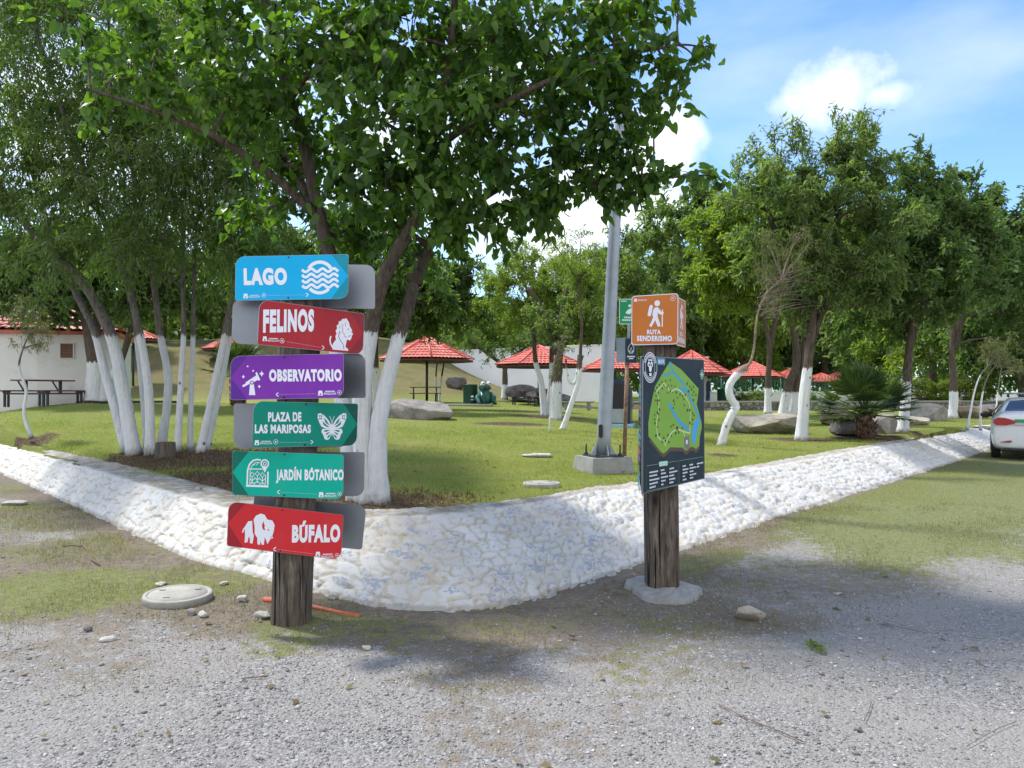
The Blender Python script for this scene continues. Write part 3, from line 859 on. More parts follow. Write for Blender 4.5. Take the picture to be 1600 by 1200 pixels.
class Tree:
    """trunk stems (world points, radii), crown made of leafy twigs growing in clumps round given centres"""
    def __init__(s, name, label, cat, base, seed, bark, paint_z=None, group=None):
        s.rng = random.Random(seed); s.nr = np.random.default_rng(seed)
        s.root = thing(name, label, cat, base, 0, group); s.base = Vector(base)
        s.mb = MB(); s.bark = bark; s.paint_z = paint_z; s.stems = []; s.pos = []; s.axis = []
    def stem(s, pts, r0, r1, n=10, sub=5, flare=1.25):
        pts = [Vector(p) for p in pts]; out = []
        k = len(pts)
        for i in range(k - 1):                       # Catmull-Rom
            p0, p1, p2, p3 = pts[max(0, i - 1)], pts[i], pts[i + 1], pts[min(k - 1, i + 2)]
            for q in range(sub):
                t = q / sub
                out.append(.5 * ((2 * p1) + (p2 - p0) * t + (2 * p0 - 5 * p1 + 4 * p2 - p3) * t * t + (3 * p1 - p0 - 3 * p2 + p3) * t ** 3))
        out.append(pts[-1]); m = len(out)
        rad = [(r0 + (r1 - r0) * (i / (m - 1)) ** .85) * (1 + (flare - 1) * max(0, 1 - i / (m * .10)) ** 2) for i in range(m)]
        s.mb.tube(out, rad, n, 0, True, True, .15, s.rng)
        s.stems.append((out, rad))
        return out, rad
    def clump(s, c, r, twigs, per, droop=.25, up=.1, branch=True, twig_r=.006, spread=.12, maxb=99.):
        c = Vector(c); r = Vector(r) if hasattr(r, '__len__') else Vector((r, r, r))
        if branch and s.stems:
            best = None
            for pts, rad in s.stems:
                for i, p in enumerate(pts):
                    if i < len(pts) * .3: continue
                    cost = (p - c).length + max(0, p.z - c.z + .1) * 1.2
                    if best is None or cost < best[0]: best = (cost, p, rad[i])
            p, rr = best[1], min(best[2] * .6, .07)
            if (p - c).length > maxb: p = c - Vector((.1, 0, .05)); rr = .004
            mid = p.lerp(c, .5) + Vector((s.rng.uniform(-.1, .1), s.rng.uniform(-.1, .1), .12)) * (c - p).length
            pth = bez(p, mid, c, 7)
            s.mb.tube(pth, [rr * (1 - .8 * i / 6) + .004 for i in range(7)], 5, 0, False, True)
        for k in range(twigs):
            d = Vector((s.rng.gauss(0, 1), s.rng.gauss(0, 1), s.rng.gauss(.1, .9))).normalized()
            l = s.rng.uniform(.55, 1.12)
            e = c + Vector((d.x * r.x, d.y * r.y, d.z * r.z)) * l
            st = c + (e - c) * s.rng.uniform(0, .3)
            mid = st.lerp(e, .55) + Vector((0, 0, up * r.z + .02)); e = e - Vector((0, 0, droop * r.z * s.rng.random()))
            pth = bez(st, mid, e, 6)
            if k % 2 == 0: s.mb.tube(pth, [twig_r * (1.2 - .18 * i) for i in range(6)], 3, 0, False, True)
            for q in range(per):
                t = s.rng.uniform(.25, 1.04); i = min(4, int(t * 5)); f = t * 5 - i
                p = pth[i].lerp(pth[i + 1], f); a = (pth[i + 1] - pth[i]).normalized()
                s.pos.append((p.x, p.y, p.z)); s.axis.append((a.x, a.y, a.z))
    def finish(s, lmat, tv, tf, ln, wd, droop=.5, jit=.04, splay=.9, lname='crown'):
        me = s.mb
        tr = me.build('trunk', s.bark, s.root, s.base)
        if s.paint_z is not None:
            z = np.array([v[2] for v in me.v]) - s.paint_z
            a = tr.data.attributes.new('painted', 'FLOAT', 'POINT')
            a.data.foreach_set('value', np.clip(.5 - z, 0, 1).astype(np.float32))
            f = tr.data.attributes.new('foot', 'FLOAT', 'POINT'); f.data.foreach_set('value', np.clip(1 - (np.array([v[2] for v in me.v]) - s.base.z) / .28, 0, 1).astype(np.float32))
        n = len(s.pos)
        if n:
            pos = np.array(s.pos) - np.array(s.base); ax = np.array(s.axis)
            pos = pos + s.nr.normal(0, jit, (n, 3))
            ax = ax * .6 + s.nr.normal(0, splay, (n, 3)) + np.array([0, 0, -droop])
            up = s.nr.normal(0, .55, (n, 3)) + np.array([0, 0, 1.])
            L = ln * (.45 + .95 * s.nr.random(n)); W = wd * (.7 + .5 * s.nr.random(n))
            leaf_mesh(lname, pos, ax, up, L, W, tv, tf, lmat, s.root)
        return s.root


def PX(lst, d): return [P(x, y, d) for x, y in lst]


# --- mulberry: big heart leaves hanging over the signpost
def mulberry():
    d0 = 7.95; b = on_lawn(577, d0, .05); zp = P(600, 521, d0).z
    T = Tree('mulberry_tree', 'large mulberry tree with heart shaped leaves and white painted stems behind the coloured signpost', 'tree', b, 11, M['bark'], zp)
    T.stem(PX([(560, 790), (546, 700), (532, 600), (524, 500), (517, 410), (495, 320), (474, 225), (440, 110), (415, 0), (400, -120)], 8.1), .115, .035, 10)
    T.stem([P(574, 792, 7.9), P(568, 690, 7.9), P(567, 600, 7.9), P(578, 522, 7.9), P(594, 450, 7.8), P(617, 398, 7.7), P(648, 340, 7.6), P(672, 240, 7.5), P(700, 110, 7.4), P(715, -60, 7.3)], .118, .03, 12, flare=1.12)
    T.stem([P(594, 792, 7.85), P(590, 700, 7.85), P(599, 620, 7.9), P(622, 530, 8.0), P(641, 470, 8.1), P(655, 420, 8.2), P(690, 360, 8.1), P(770, 300, 8.0), P(860, 262, 7.8), P(960, 250, 7.6)], .108, .02, 12, flare=1.12)
    T.stem([P(648, 440, 8.1), P(672, 380, 8.5), P(700, 300, 8.9), P(760, 160, 9.2), P(800, 20, 9.4)], .07, .02, 8)
    T.stem([P(500, 340, 8.1), P(420, 270, 7.8), P(330, 210, 7.4), P(230, 170, 7.1), P(140, 140, 6.9)], .05, .012, 7)
    T.stem([P(495, 330, 8.1), P(455, 260, 8.4), P(380, 150, 8.8), P(300, 40, 9.2), P(220, -80, 9.4)], .055, .015, 7)
    T.stem([P(672, 240, 7.5), P(740, 190, 7.2), P(850, 130, 7.0), P(960, 90, 6.9), P(1060, 70, 6.8)], .045, .012, 7)
    T.stem([P(690, 360, 8.1), P(790, 320, 7.7), P(900, 295, 7.4), P(1000, 280, 7.2), P(1085, 275, 7.1)], .035, .01, 6)
    # px, py, depth, radius (m), twigs
    B = []
    r = random.Random(4)
    for (px, py, d, rad, tw) in [
        (640, 60, 7.3, .8, 26), (520, 80, 7.4, .8, 26), (760, 70, 7.4, .8, 26), (860, 90, 7.5, .7, 22), (600, 190, 7.2, .7, 24), (720, 190, 7.2, .7, 24), (830, 190, 7.3, .65, 20),
        (430, 60, 7.8, .75, 22), (340, 60, 8.0, .7, 18), (250, 70, 7.6, .6, 14), (180, 120, 7.2, .5, 10), (270, 160, 7.4, .45, 10), (360, 150, 7.6, .55, 14), (440, 170, 7.8, .6, 16),
        (560, 280, 7.4, .55, 18), (650, 290, 7.4, .6, 20), (750, 285, 7.4, .6, 20), (840, 300, 7.4, .45, 15), (700, 350, 7.9, .4, 11), (610, 350, 8.1, .42, 11), (780, 345, 7.9, .36, 10), (860, 330, 7.6, .3, 9),
        (930, 130, 7.1, .48, 16), (990, 100, 7.0, .4, 12), (930, 40, 7.2, .5, 15), (1000, 30, 7.2, .36, 9), (880, 225, 7.4, .30, 7), (950, 205, 7.1, .26, 6),
        (540, 360, 8.3, .4, 10), (470, 330, 8.5, .45, 10), (420, 260, 8.5, .45, 10), (390, 340, 9.2, .5, 10), (640, 400, 8.8, .45, 9),
        (520, -60, 7.3, 1., 24), (660, -80, 7.3, 1., 24), (800, -70, 7.3, 1., 24), (930, -60, 7.2, .8, 16), (380, -50, 7.8, .9, 20), (250, -30, 8, .8, 14), (120, 40, 7.6, .5, 8),
        (600, 120, 8.8, .9, 18), (760, 130, 8.9, .9, 18), (480, 140, 9.0, .9, 16), (700, 250, 8.8, .7, 14), (860, 160, 8.6, .6, 10), (540, 230, 9, .6, 12), (660, 0, 9, 1., 18), (560, 60, 8.3, .7, 18), (700, 120, 8.3, .7, 18), (480, 230, 8.6, .6, 14), (790, 40, 8.4, .7, 16), (350, 120, 8.6, .7, 14), (620, 330, 8.9, .5, 12), (600, -200, 8.4, 1.1, 12), (420, -180, 8.6, 1.0, 10)]:
        T.clump(P(px, py, d), (rad, rad * 1.1, rad * .85), int(tw * 1.25), 16, droop=.45, up=.15)
    # the two branches that reach out in front of the sky
    for (px, py, d, rad) in [(1040, 70, 6.85, .16), (1085, 90, 6.8, .13), (1110, 80, 6.8, .08), (1060, 150, 6.9, .14), (1030, 160, 6.9, .14), (1000, 160, 7, .22), (1060, 10, 6.9, .10), (1045, 120, 6.85, .10),
                             (900, 250, 7.3, .3), (940, 265, 7.2, .26), (960, 230, 7.2, .22), (985, 200, 7.1, .2), (1005, 255, 7.1, .2), (955, 300, 7.3, .2), (990, 305, 7.25, .16), (1020, 190, 7.0, .16), (970, 170, 7.1, .24), (930, 285, 7.4, .22), (985, 285, 7.2, .20), (1035, 275, 7.15, .16), (1085, 272, 7.1, .12), (1120, 278, 7.1, .07), (980, 240, 7.1, .16), (900, 290, 7.4, .26), (940, 310, 7.3, .12)]:
        T.clump(P(px, py, d), (rad * 1.3, rad, rad), max(3, int(rad * 30)), 8, droop=.6, up=.1, twig_r=.004, maxb=.55)
    T.finish(M['l_mul'], HEART_V, HEART_F, .104, .080, droop=.75, jit=.05, splay=.75)


mulberry()


# --- willow clump on the left
def willow():
    d = 13.; b = on_lawn(262, d, .05); zp = P(250, 524, d).z
    T = Tree('willow_tree', 'clump of slender white painted leaning stems with fine narrow leaves left of the signpost', 'tree', b, 21, M['bark_grey'], zp)
    W = [([(210, 712), (192, 610), (172, 520), (125, 435), (65, 380), (5, 300), (-60, 200)], 12.9, .155, .04),
         ([(198, 706), (166, 590), (148, 520), (122, 465), (90, 400), (60, 300), (20, 180)], 13.2, .10, .03),
         ([(234, 712), (232, 610), (216, 510), (195, 430), (160, 340), (100, 180), (60, 60)], 12.8, .10, .03),
         ([(230, 700), (222, 600), (212, 510), (207, 430), (220, 330), (224, 200), (230, 60)], 13.4, .07, .025),
         ([(252, 700), (263, 600), (249, 515), (240, 440), (224, 330), (190, 200), (170, 60)], 13.2, .095, .025),
         ([(277, 706), (283, 600), (287, 515), (286, 400), (292, 250), (300, 100)], 12.9, .075, .02),
         ([(297, 708), (299, 600), (302, 515), (303, 430), (312, 300), (330, 140)], 13.1, .065, .02),
         ([(312, 710), (331, 620), (353, 515), (367, 440), (388, 330), (400, 220), (420, 100)], 12.9, .085, .025),
         ([(323, 706), (346, 600), (362, 515), (381, 430), (420, 330), (450, 230)], 13.2, .06, .02)]
    for pts, dd, r0, r1 in W:
        r0 *= .86; T.stem([P(x, y, dd + (.9 * (.5 - y / 700) if y < 480 else 0) * (1 if x > 200 else -1)) for x, y in pts], r0, r1, 8, flare=1.18)
    r = random.Random(9)
    for i in range(270):
        x = r.uniform(-60, 430); y = r.uniform(-60, 440) if x < 330 else r.uniform(120, 430)
        if y > 400 and r.random() < .5: y -= 120
        dd = r.uniform(11.2, 15.5); rad = r.uniform(.5, .85)
        T.clump(P(x, y, dd), (rad, rad, rad * .9), 14, 24, droop=.5, up=.25, branch=(i % 3 == 0), twig_r=.006)
    T.finish(M['l_wil'], LANCE_V, LANCE_F, .13, .034, droop=.5, jit=.05, splay=.6)


willow()


# --- generic tree at true position with given crown box in the picture
def crown_tree(name, label, px, d, stems, crown, lmat, seed, n_cl, rad, twigs, per, leaf, bark='bark', paint=1.6, r0=.14, group=None, shape=OVAL_V, sf=OVAL_F, spires=0, dz=0.):
    """stems: list of pixel polylines at depth d (first point = foot); crown: list of (px,py,rx,ry) ellipses in pixels"""
    b = on_lawn(px, d, .06)
    T = Tree(name, label, 'tree', b, seed, M[bark], b.z + paint if paint else None, group)
    if paint is None: T.paint_z = None
    for i, st in enumerate(stems):
        pts = [P(x, y, d + i * .15) for x, y in st]; g0 = LZ(pts[0].x, pts[0].y); pts[0].z = g0 - .06 if pts[0].z < g0 + .5 else pts[0].z
        T.stem(pts, r0 * (1 - .12 * i), r0 * .28, 9)
    rr = T.rng; m = d / 1200
    tot = sum(c[2] * c[3] for c in crown)
    for (cx, cy, rx, ry) in crown:
        k = max(2, int(n_cl * rx * ry / tot)); c = P(cx, cy, d)
        for i in range(k):
            while True:
                v = Vector((rr.uniform(-1, 1), rr.uniform(-1, 1), rr.uniform(-1, 1)))
                if .3 < v.length < 1: break
            v = v * (.75 + .25 * v.length)
            q = c + Vector((v.x * rx * m, v.y * min(rx, ry) * m * 1.0, v.z * ry * m))
            s = rad * rr.uniform(.7, 1.25)
            T.clump(q, (s, s, s * .85), twigs, per, droop=.3, up=.2, branch=(i % 3 == 0), twig_r=.008)
    for i in range(spires):                                  # upright leading shoots that feather the outline
        cx, cy, rx, ry = rr.choice(crown); a = rr.uniform(.15, .85) * math.pi
        q = P(cx + rx * math.cos(a) * .95, cy - ry * math.sin(a) * .95, d + rr.uniform(-.6, .6))
        e = q + Vector((rr.uniform(-.25, .25), rr.uniform(-.2, .2), rr.uniform(.4, .95)))
        for w in range(3):
            pth = bez(q, q.lerp(e, .5) + Vector((rr.uniform(-.1, .1), 0, .05)), e + Vector((rr.uniform(-.25, .25), rr.uniform(-.2, .2), 0)), 5)
            T.mb.tube(pth, [.012, .01, .008, .006, .003], 3, 0, False)
            for j in range(int(per * 1.8)):
                t = rr.random(); i2 = min(3, int(t * 4)); p = pth[i2].lerp(pth[i2 + 1], t * 4 - i2)
                T.pos.append(tuple(p)); T.axis.append((0, 0, .6))
    T.finish(M[lmat], shape, sf, leaf[0], leaf[1], droop=.35, jit=rad * .10, splay=.8)
    return T.root


# foreground-right group
crown_tree('ash_tree', 'tall bushy tree with feathery top standing by the flat topped boulder, straight white painted trunk', 1252, 18,
           [[(1252, 692), (1258, 610), (1266, 540), (1275, 450), (1300, 330), (1320, 240)], [(1268, 530), (1240, 450), (1210, 360), (1190, 300)], [(1270, 520), (1310, 440), (1370, 380)]],
           [(1300, 365, 145, 112), (1215, 330, 85, 80), (1345, 285, 74, 62), (1285, 430, 135, 74), (1225, 285, 60, 50), (1330, 250, 40, 36)], 'l_mid', 31, 135, .42, 14, 17, (.155, .050), r0=.15, paint=1.75,
           shape=LANCE_V, sf=LANCE_F, spires=34)
crown_tree('ash_tree', 'tree with three twisted brown stems, white painted below, behind the flat topped boulder', 1232, 27,
           [[(1220, 655), (1232, 604), (1246, 560), (1236, 500), (1225, 420)], [(1234, 655), (1244, 604), (1243, 550), (1245, 470), (1250, 380)], [(1226, 652), (1250, 600), (1255, 540), (1275, 440)]],
           [(1180, 405, 115, 105), (1140, 380, 80, 85), (1210, 350, 80, 80)], 'l_light', 32, 80, .55, 13, 17, (.20, .09), r0=.2, paint=1.15)
crown_tree('ash_tree', 'dark crowned tree with thin white painted trunk between crooked stub tree and three stemmed tree', 1199, 36,
           [[(1200, 646), (1200, 600), (1202, 540), (1190, 480), (1170, 380)], [(1202, 545), (1215, 480), (1225, 400)]],
           [(1130, 420, 100, 88), (1075, 400, 85, 85), (1170, 380, 90, 100), (1060, 350, 60, 60), (1110, 340, 70, 60)], 'l_mid', 33, 90, .75, 13, 18, (.24, .11), r0=.19, paint=1.25, spires=14)
crown_tree('ash_tree', 'wide tree right of the fan palm, trunk white painted with dark ring marks', 1411, 20,
           [[(1411, 672), (1416, 610), (1421, 540), (1430, 460), (1440, 380)], [(1423, 530), (1400, 450), (1385, 400)], [(1424, 520), (1460, 440), (1490, 390)]],
           [(1440, 420, 135, 110), (1400, 350, 80, 60), (1470, 340, 70, 60), (1370, 460, 60, 70), (1510, 420, 70, 80), (1440, 300, 40, 40)], 'l_dark', 34, 110, .5, 13, 17, (.16, .07), r0=.15, paint=1.35, spires=20)
crown_tree('ash_tree', 'dark tree with short white painted trunk behind the leaning white saplings near the car', 1489, 33,
           [[(1489, 656), (1490, 600), (1487, 540), (1495, 460)], [(1488, 545), (1510, 480), (1540, 420)]],
           [(1530, 420, 110, 110), (1560, 370, 70, 60), (1500, 350, 60, 70), (1600, 450, 90, 90)], 'l_dark', 35, 90, .7, 13, 17, (.22, .10), r0=.22, paint=1.2, spires=14)
crown_tree('mesquite_tree', 'light green feathery tree with forked white painted trunk in front of the second red gazebo', 853, 25,
           [[(851, 652), (846, 600), (836, 560), (833, 500), (820, 440)], [(854, 652), (861, 600), (862, 545), (868, 480), (880, 420)]],
           [(810, 455, 85, 70), (880, 450, 80, 65), (850, 420, 100, 50), (770, 470, 50, 50), (930, 440, 70, 60)], 'l_light', 36, 95, .45, 13, 19, (.13, .045), r0=.13, paint=1.8, shape=LANCE_V, sf=LANCE_F)
crown_tree('mesquite_tree', 'tree with thick single white painted trunk between the forked tree and the leaning slim tree', 869, 23,
           [[(868, 654), (870, 600), (874, 550), (880, 480), (900, 410)], [(874, 552), (850, 490), (825, 450)], [(876, 540), (910, 470), (940, 430)]],
           [(920, 470, 70, 70), (880, 490, 60, 50), (950, 420, 60, 70)], 'l_mid', 37, 66, .45, 13, 18, (.14, .05), r0=.2, paint=1.2, shape=LANCE_V, sf=LANCE_F)
crown_tree('mesquite_tree', 'slim leaning tree with curved white painted stem left of the grey lamp pole', 878, 18,
           [[(878, 676), (893, 630), (905, 590), (907, 550), (909, 500), (903, 440)], [(907, 555), (900, 596), (888, 592), (884, 560)]],
           [(930, 440, 60, 60), (900, 410, 55, 45)], 'l_light', 38, 26, .36, 12, 18, (.09, .022), r0=.075, paint=1.5, shape=LANCE_V, sf=LANCE_F)
# left
crown_tree('ash_tree', 'big dark tree with thick white painted double trunk beside the white house', 146, 22.5,
           [[(144, 636), (146, 570), (136, 510), (115, 440), (80, 380)], [(158, 636), (153, 570), (150, 510), (170, 430), (200, 370)], [(150, 634), (172, 594), (190, 560), (215, 480)]],
           [(80, 445, 110, 55), (200, 420, 120, 65), (20, 430, 90, 50), (300, 440, 90, 55), (130, 380, 160, 60), (55, 474, 110, 24), (175, 474, 80, 26), (60, 430, 120, 50)], 'l_dark', 41, 120, .55, 13, 17, (.18, .085), r0=.24, paint=1.25)
crown_tree('ash_tree', 'broad dark green tree behind the willow clump, its trunk hidden by the signpost', 470, 27,
           [[(468, 636), (470, 560), (462, 490), (440, 420)], [(468, 560), (500, 480), (540, 420)]],
           [(430, 430, 100, 70), (540, 430, 100, 70), (640, 440, 80, 65), (480, 380, 140, 60)], 'l_dark', 42, 110, .6, 13, 17, (.19, .09), r0=.2, paint=1.5)
crown_tree('ash_tree', 'dark leafy tree whose crown hangs over the first red gazebo, slim trunk behind the mulberry', 583, 31,
           [[(584, 632), (586, 575), (588, 520), (600, 450)], [(588, 520), (640, 460), (690, 430)]],
           [(660, 470, 80, 50), (720, 460, 70, 55), (590, 460, 70, 60), (700, 410, 60, 40)], 'l_dark', 43, 80, .6, 13, 17, (.2, .095), r0=.2, paint=1.7)
crown_tree('mesquite_tree', 'small slanting dark tree by the rock heap in front of the long white wall', 787, 44,
           [[(788, 612), (789, 586), (786, 572), (765, 555), (735, 535)], [(788, 575), (805, 555), (825, 540)]],
           [(790, 545, 50, 22), (750, 530, 45, 25), (830, 530, 40, 25)], 'l_dark', 44, 26, .55, 9, 12, (.17, .06), r0=.2, paint=.9)
crown_tree('ash_sapling', 'thin young tree with white painted stem to the right of the first gazebo pole', 690, 40,
           [[(686, 622), (690, 590), (694, 560), (690, 530)], [(682, 622), (681, 590), (683, 560), (676, 535)]],
           [(688, 545, 26, 22)], 'l_dark', 45, 10, .45, 9, 10, (.16, .06), r0=.07, paint=1.4)

# --- the far belt of trees: a few kinds, then copies
def belt_kind(seed, lmat, h, w, leaf, shape, sf):
    rr = random.Random(seed)
    T = Tree('belt_tree', '', 'tree', (0, 0, 0), seed, M['bark_plain'], None)
    T.stem([(0, 0, -.4), (.1, 0, h * .25), (-.1, .1, h * .5), (.1, 0, h * .8)], h * .028, h * .008, 8)
    T.stem([(.05, 0, h * .22), (.25 * w, .1, h * .45), (.45 * w, 0, h * .65)], h * .018, h * .006, 6)
    T.stem([(.05, 0, h * .25), (-.25 * w, -.1, h * .45), (-.4 * w, .1, h * .66)], h * .018, h * .006, 6)
    for i in range(84):
        while True:
            v = Vector((rr.uniform(-1, 1), rr.uniform(-1, 1), rr.uniform(-1, 1)))
            if v.length < 1: break
        f = 1 - .35 * max(0, v.z)
        s = h * .085 * rr.uniform(.7, 1.3)
        T.clump((v.x * w * f, v.y * w * f, h * .54 + v.z * h * .44), (s, s, s * .9), 12, 17, droop=.25, up=.25, branch=(i % 4 == 0), twig_r=.012)
    for i in range(22):
        a = rr.uniform(0, 6.28); q = Vector((math.cos(a) * w * .55 * rr.random(), math.sin(a) * w * .5, h * rr.uniform(.85, .97)))
        for k in range(26): 
            T.pos.append((q.x + rr.gauss(0, .12), q.y + rr.gauss(0, .12), q.z + rr.random() * h * .11)); T.axis.append((0, 0, .7))
    return T.finish(M[lmat], shape, sf, leaf[0], leaf[1], droop=.3, jit=.12, splay=.8)


KINDS = [belt_kind(101, 'l_mid', 9., 3.6, (.30, .15), OVAL_V, OVAL_F), belt_kind(102, 'l_dark', 10., 3.9, (.30, .16), OVAL_V, OVAL_F),
         belt_kind(103, 'l_light', 8.5, 3.6, (.32, .11), LANCE_V, LANCE_F)]
_used = [False] * 3
BELT = [  # px, d, kind, height scale, rotation, label
    (1010, 84, 0, 1.80, .3, 'tall green tree rising directly right of the lamp pole behind the map board'),
    (1085, 90, 1, 1.75, 1.2, 'dense tree behind the far white pillar and green mesh fence'),
    (1165, 86, 2, 2.0, 2.2, 'light green tree behind the red roofs, left of the tall feathery tree'),
    (1290, 92, 1, 1.9, 3.1, 'dark tree behind the far red roofs and the fan palm'),
    (1385, 62, 0, 1.5, 4.0, 'tall tree behind the trimmed hedge, left end'),
    (1455, 52, 2, 1.42, 5.1, 'light green feathery tree rising over the middle of the hedge'),
    (1530, 46, 0, 1.14, .9, 'green tree beyond the brown block rock, left of the car'),
    (1600, 40, 1, .92, 2.7, 'dark tree directly behind the white car'),
    (1680, 44, 2, 1.0, 1.8, 'light tree at the right edge past the white car'),
    (950, 58, 2, 1.05, 4.4, 'light green tree standing behind the end of the long white wall'),
    (880, 62, 0, .95, 2.0, 'tree behind the white wall above the second gazebo'),
    (760, 64, 2, .80, 3.3, 'pale green tree on the hill crest right of the first gazebo'),
    (655, 60, 0, .78, .4, 'tree on the hill crest behind the first gazebo'),
    (565, 58, 1, .75, 5.5, 'dark tree on the hill crest behind the mulberry stems'),
    (450, 60, 0, .80, 1.1, 'tree on the dry hill behind the signpost'),
    (350, 56, 1, .80, 2.9, 'dark tree on the dry hill behind the right willow stems'),
    (255, 60, 2, .82, .2, 'light tree on the dry hill behind the middle of the willow clump'),
    (160, 54, 0, .85, 3.8, 'tree behind the second red roof at left'),
    (60, 46, 1, .85, 4.9, 'dark tree behind the white house'),
    (-60, 44, 0, .9, 1.5, 'tree at the left edge behind the white house'),
]
for (px, d, k, sc, rz, lab) in BELT:
    o = KINDS[k] if not _used[k] else copy_tree(KINDS[k]); _used[k] = True
    o.location = on_lawn(px, d); o.rotation_euler = (0, 0, rz); o.scale = (sc, sc, sc)
    o['label'] = lab; o['category'] = 'tree'; o['group'] = 'trees of the far belt'


# --- the wood beyond, which reads as one mass
def far_wood():
    rg = np.random.default_rng(77); P3 = []
    for (px0, px1, d0, d1, y0, y1, n) in [(930, 1750, 94, 106, 440, 610, 26000), (-200, 960, 68, 84, 455, 600, 30000), (-400, 60, 44, 52, 420, 600, 9000)]:
        px = rg.uniform(px0, px1, n); d = rg.uniform(d0, d1, n)
        x = (px - 800) / 1200 * d
        ht = (612 - (y0 + 120 * (fbm(px * .012, d * .05, 5) - .25))) / 1200 * d
        z = 1.6 + ht * rg.random(n) ** .8; z = np.maximum(z, lawn_z(x, d) - .2 + 3. * rg.random(n))
        P3.append(np.stack([x, d, z], 1))
    pos = np.concatenate(P3); n = len(pos)
    o = leaf_mesh('far_wood', pos, rg.normal(0, 1, (n, 3)) + [0, 0, -.3], rg.normal(0, .5, (n, 3)) + [0, 0, 1.], .75 * (.6 + .7 * rg.random(n)), .42 * (.6 + .7 * rg.random(n)), OVAL_V, OVAL_F, M['l_mid'], None)
    tag(o, 'far belt of dense dark wood behind the park', 'wood', kind='stuff')


far_wood()


# --- hedge and shrubs
def shrub(name, label, cat, px, d, w, dep, h, lmat, seed, n, leaf=(.09, .05), off=0.):
    b = on_lawn(px, d); T = Tree(name, label, cat, b, seed, M['bark_plain'])
    rr = T.rng
    T.stem([b, b + Vector((0, 0, h * .3)), b + Vector((.05, 0, h * .7))], .03, .01, 5)
    for i in range(n):
        q = b + Vector((rr.uniform(-.5, .5) * w, rr.uniform(-.5, .5) * dep, h * rr.uniform(.12, .86)))
        T.clump(q, .26 * min(1, h), 8, 12, branch=True, twig_r=.005)
    T.finish(M[lmat], OVAL_V, OVAL_F, leaf[0], leaf[1], droop=.1, jit=.05, lname='foliage')
    return T.root


shrub('hedge', 'trimmed bright green hedge behind the boulders at right', 'hedge', 1462, 43, 6.6, 1.2, 1.75, 'l_light', 51, 190)
shrub('shrub', 'low olive shrub before the far white wall, right of the green bin', 'shrub', 1172, 44.5, 1.9, .8, .9, 'l_mid', 52, 44)
shrub('shrub', 'low dark shrub before the far white wall between the two white trunks and the palm', 'shrub', 1290, 44.5, 1.8, .8, .7, 'l_dark', 53, 30)


# --- fan palms
def fan_palm(label, px, d, h, r, seed, nf):
    b = on_lawn(px, d, .03); rr = random.Random(seed)
    root = thing('fan_palm', label, 'palm', b)
    m = MB(); m.lathe([(.15 * r, 0), (.17 * r, h * .3), (.13 * r, h * .8), (.05, h)], 12)
    for i in range(70):                                # old leaf bases
        a = rr.uniform(0, 6.28); z = rr.uniform(.02, .9) * h; p = Vector((math.cos(a) * .14 * r, math.sin(a) * .14 * r, z))
        m.tube([p, p + Vector((math.cos(a) * .09, math.sin(a) * .09, .12))], [.03, .008], 4)
    m.build('trunk', simple('palm_trunk', (.10, .055, .035), .9, .5, 14), root)
    f = MB()
    for i in range(nf):
        a = rr.uniform(0, 6.28); el = rr.uniform(-.15, 1.4) if i > 4 else 1.4
        dv = Vector((math.cos(a) * math.cos(el), math.sin(a) * math.cos(el), math.sin(el)))
        l = r * rr.uniform(.5, .68); st = Vector((0, 0, h * .95)); c = st + dv * l
        f.tube([st, st.lerp(c, .5) + Vector((0, 0, .03)), c], [.014, .01, .008], 4)
        side = dv.cross(Vector((0, 0, 1)));
        if side.length < .1: side = Vector((1, 0, 0))
        side.normalize(); nn = side.cross(dv)
        k = 23; fr = r * rr.uniform(.42, .6)
        for j in range(k):
            t = (j / (k - 1) - .5) * 2; an = t * 1.65
            e = dv * math.cos(an) + side * math.sin(an)
            L = fr * (1 - .28 * abs(t)); tip = c + e * L + Vector((0, 0, -.16 * L * rr.random())) + nn * rr.uniform(-.03, .05)
            wv = (e.cross(nn)).normalized() * .022
            mid = c + e * L * .5
            f.add([c, mid + wv + nn * .008, tip, mid - wv + nn * .008], [(0, 1, 2, 3)])
    f.build('frond_crown', M['l_palm'], root)
    return root


fan_palm('low spiky fan palm on short brown trunk in front of a dark boulder', 1353, 18.2, .6, 1.25, 61, 54)
fan_palm('dark fan palm half hidden behind the signpost, beyond the willow clump', 372, 23, .9, 1.2, 62, 34)


# --- saplings
def sapling(label, pts, d, r0, r1, crown, lmat, leaf, paint, seed, n=6, bark='bark_grey', name='sapling', rad=.25, per=12, twigs=8):
    W = [P(x, y, d) for x, y in pts]; b = Vector((W[0].x, W[0].y, LZ(W[0].x, W[0].y) - .03)); W[0].z = b.z
    T = Tree(name, label, 'sapling', b, seed, M[bark], P(0, paint, d).z)
    T.stem(W, r0, r1, 7)
    for (cx, cy, rx, ry) in crown:
        for i in range(n):
            q = P(cx + T.rng.uniform(-rx, rx), cy + T.rng.uniform(-ry, ry), d + T.rng.uniform(-.3, .3))
            T.clump(q, rad, twigs, per, droop=.35, up=.2, branch=True, twig_r=.004)
    return T.finish(M[lmat], LANCE_V, LANCE_F, leaf[0], leaf[1], droop=.3, jit=.03, splay=.6)


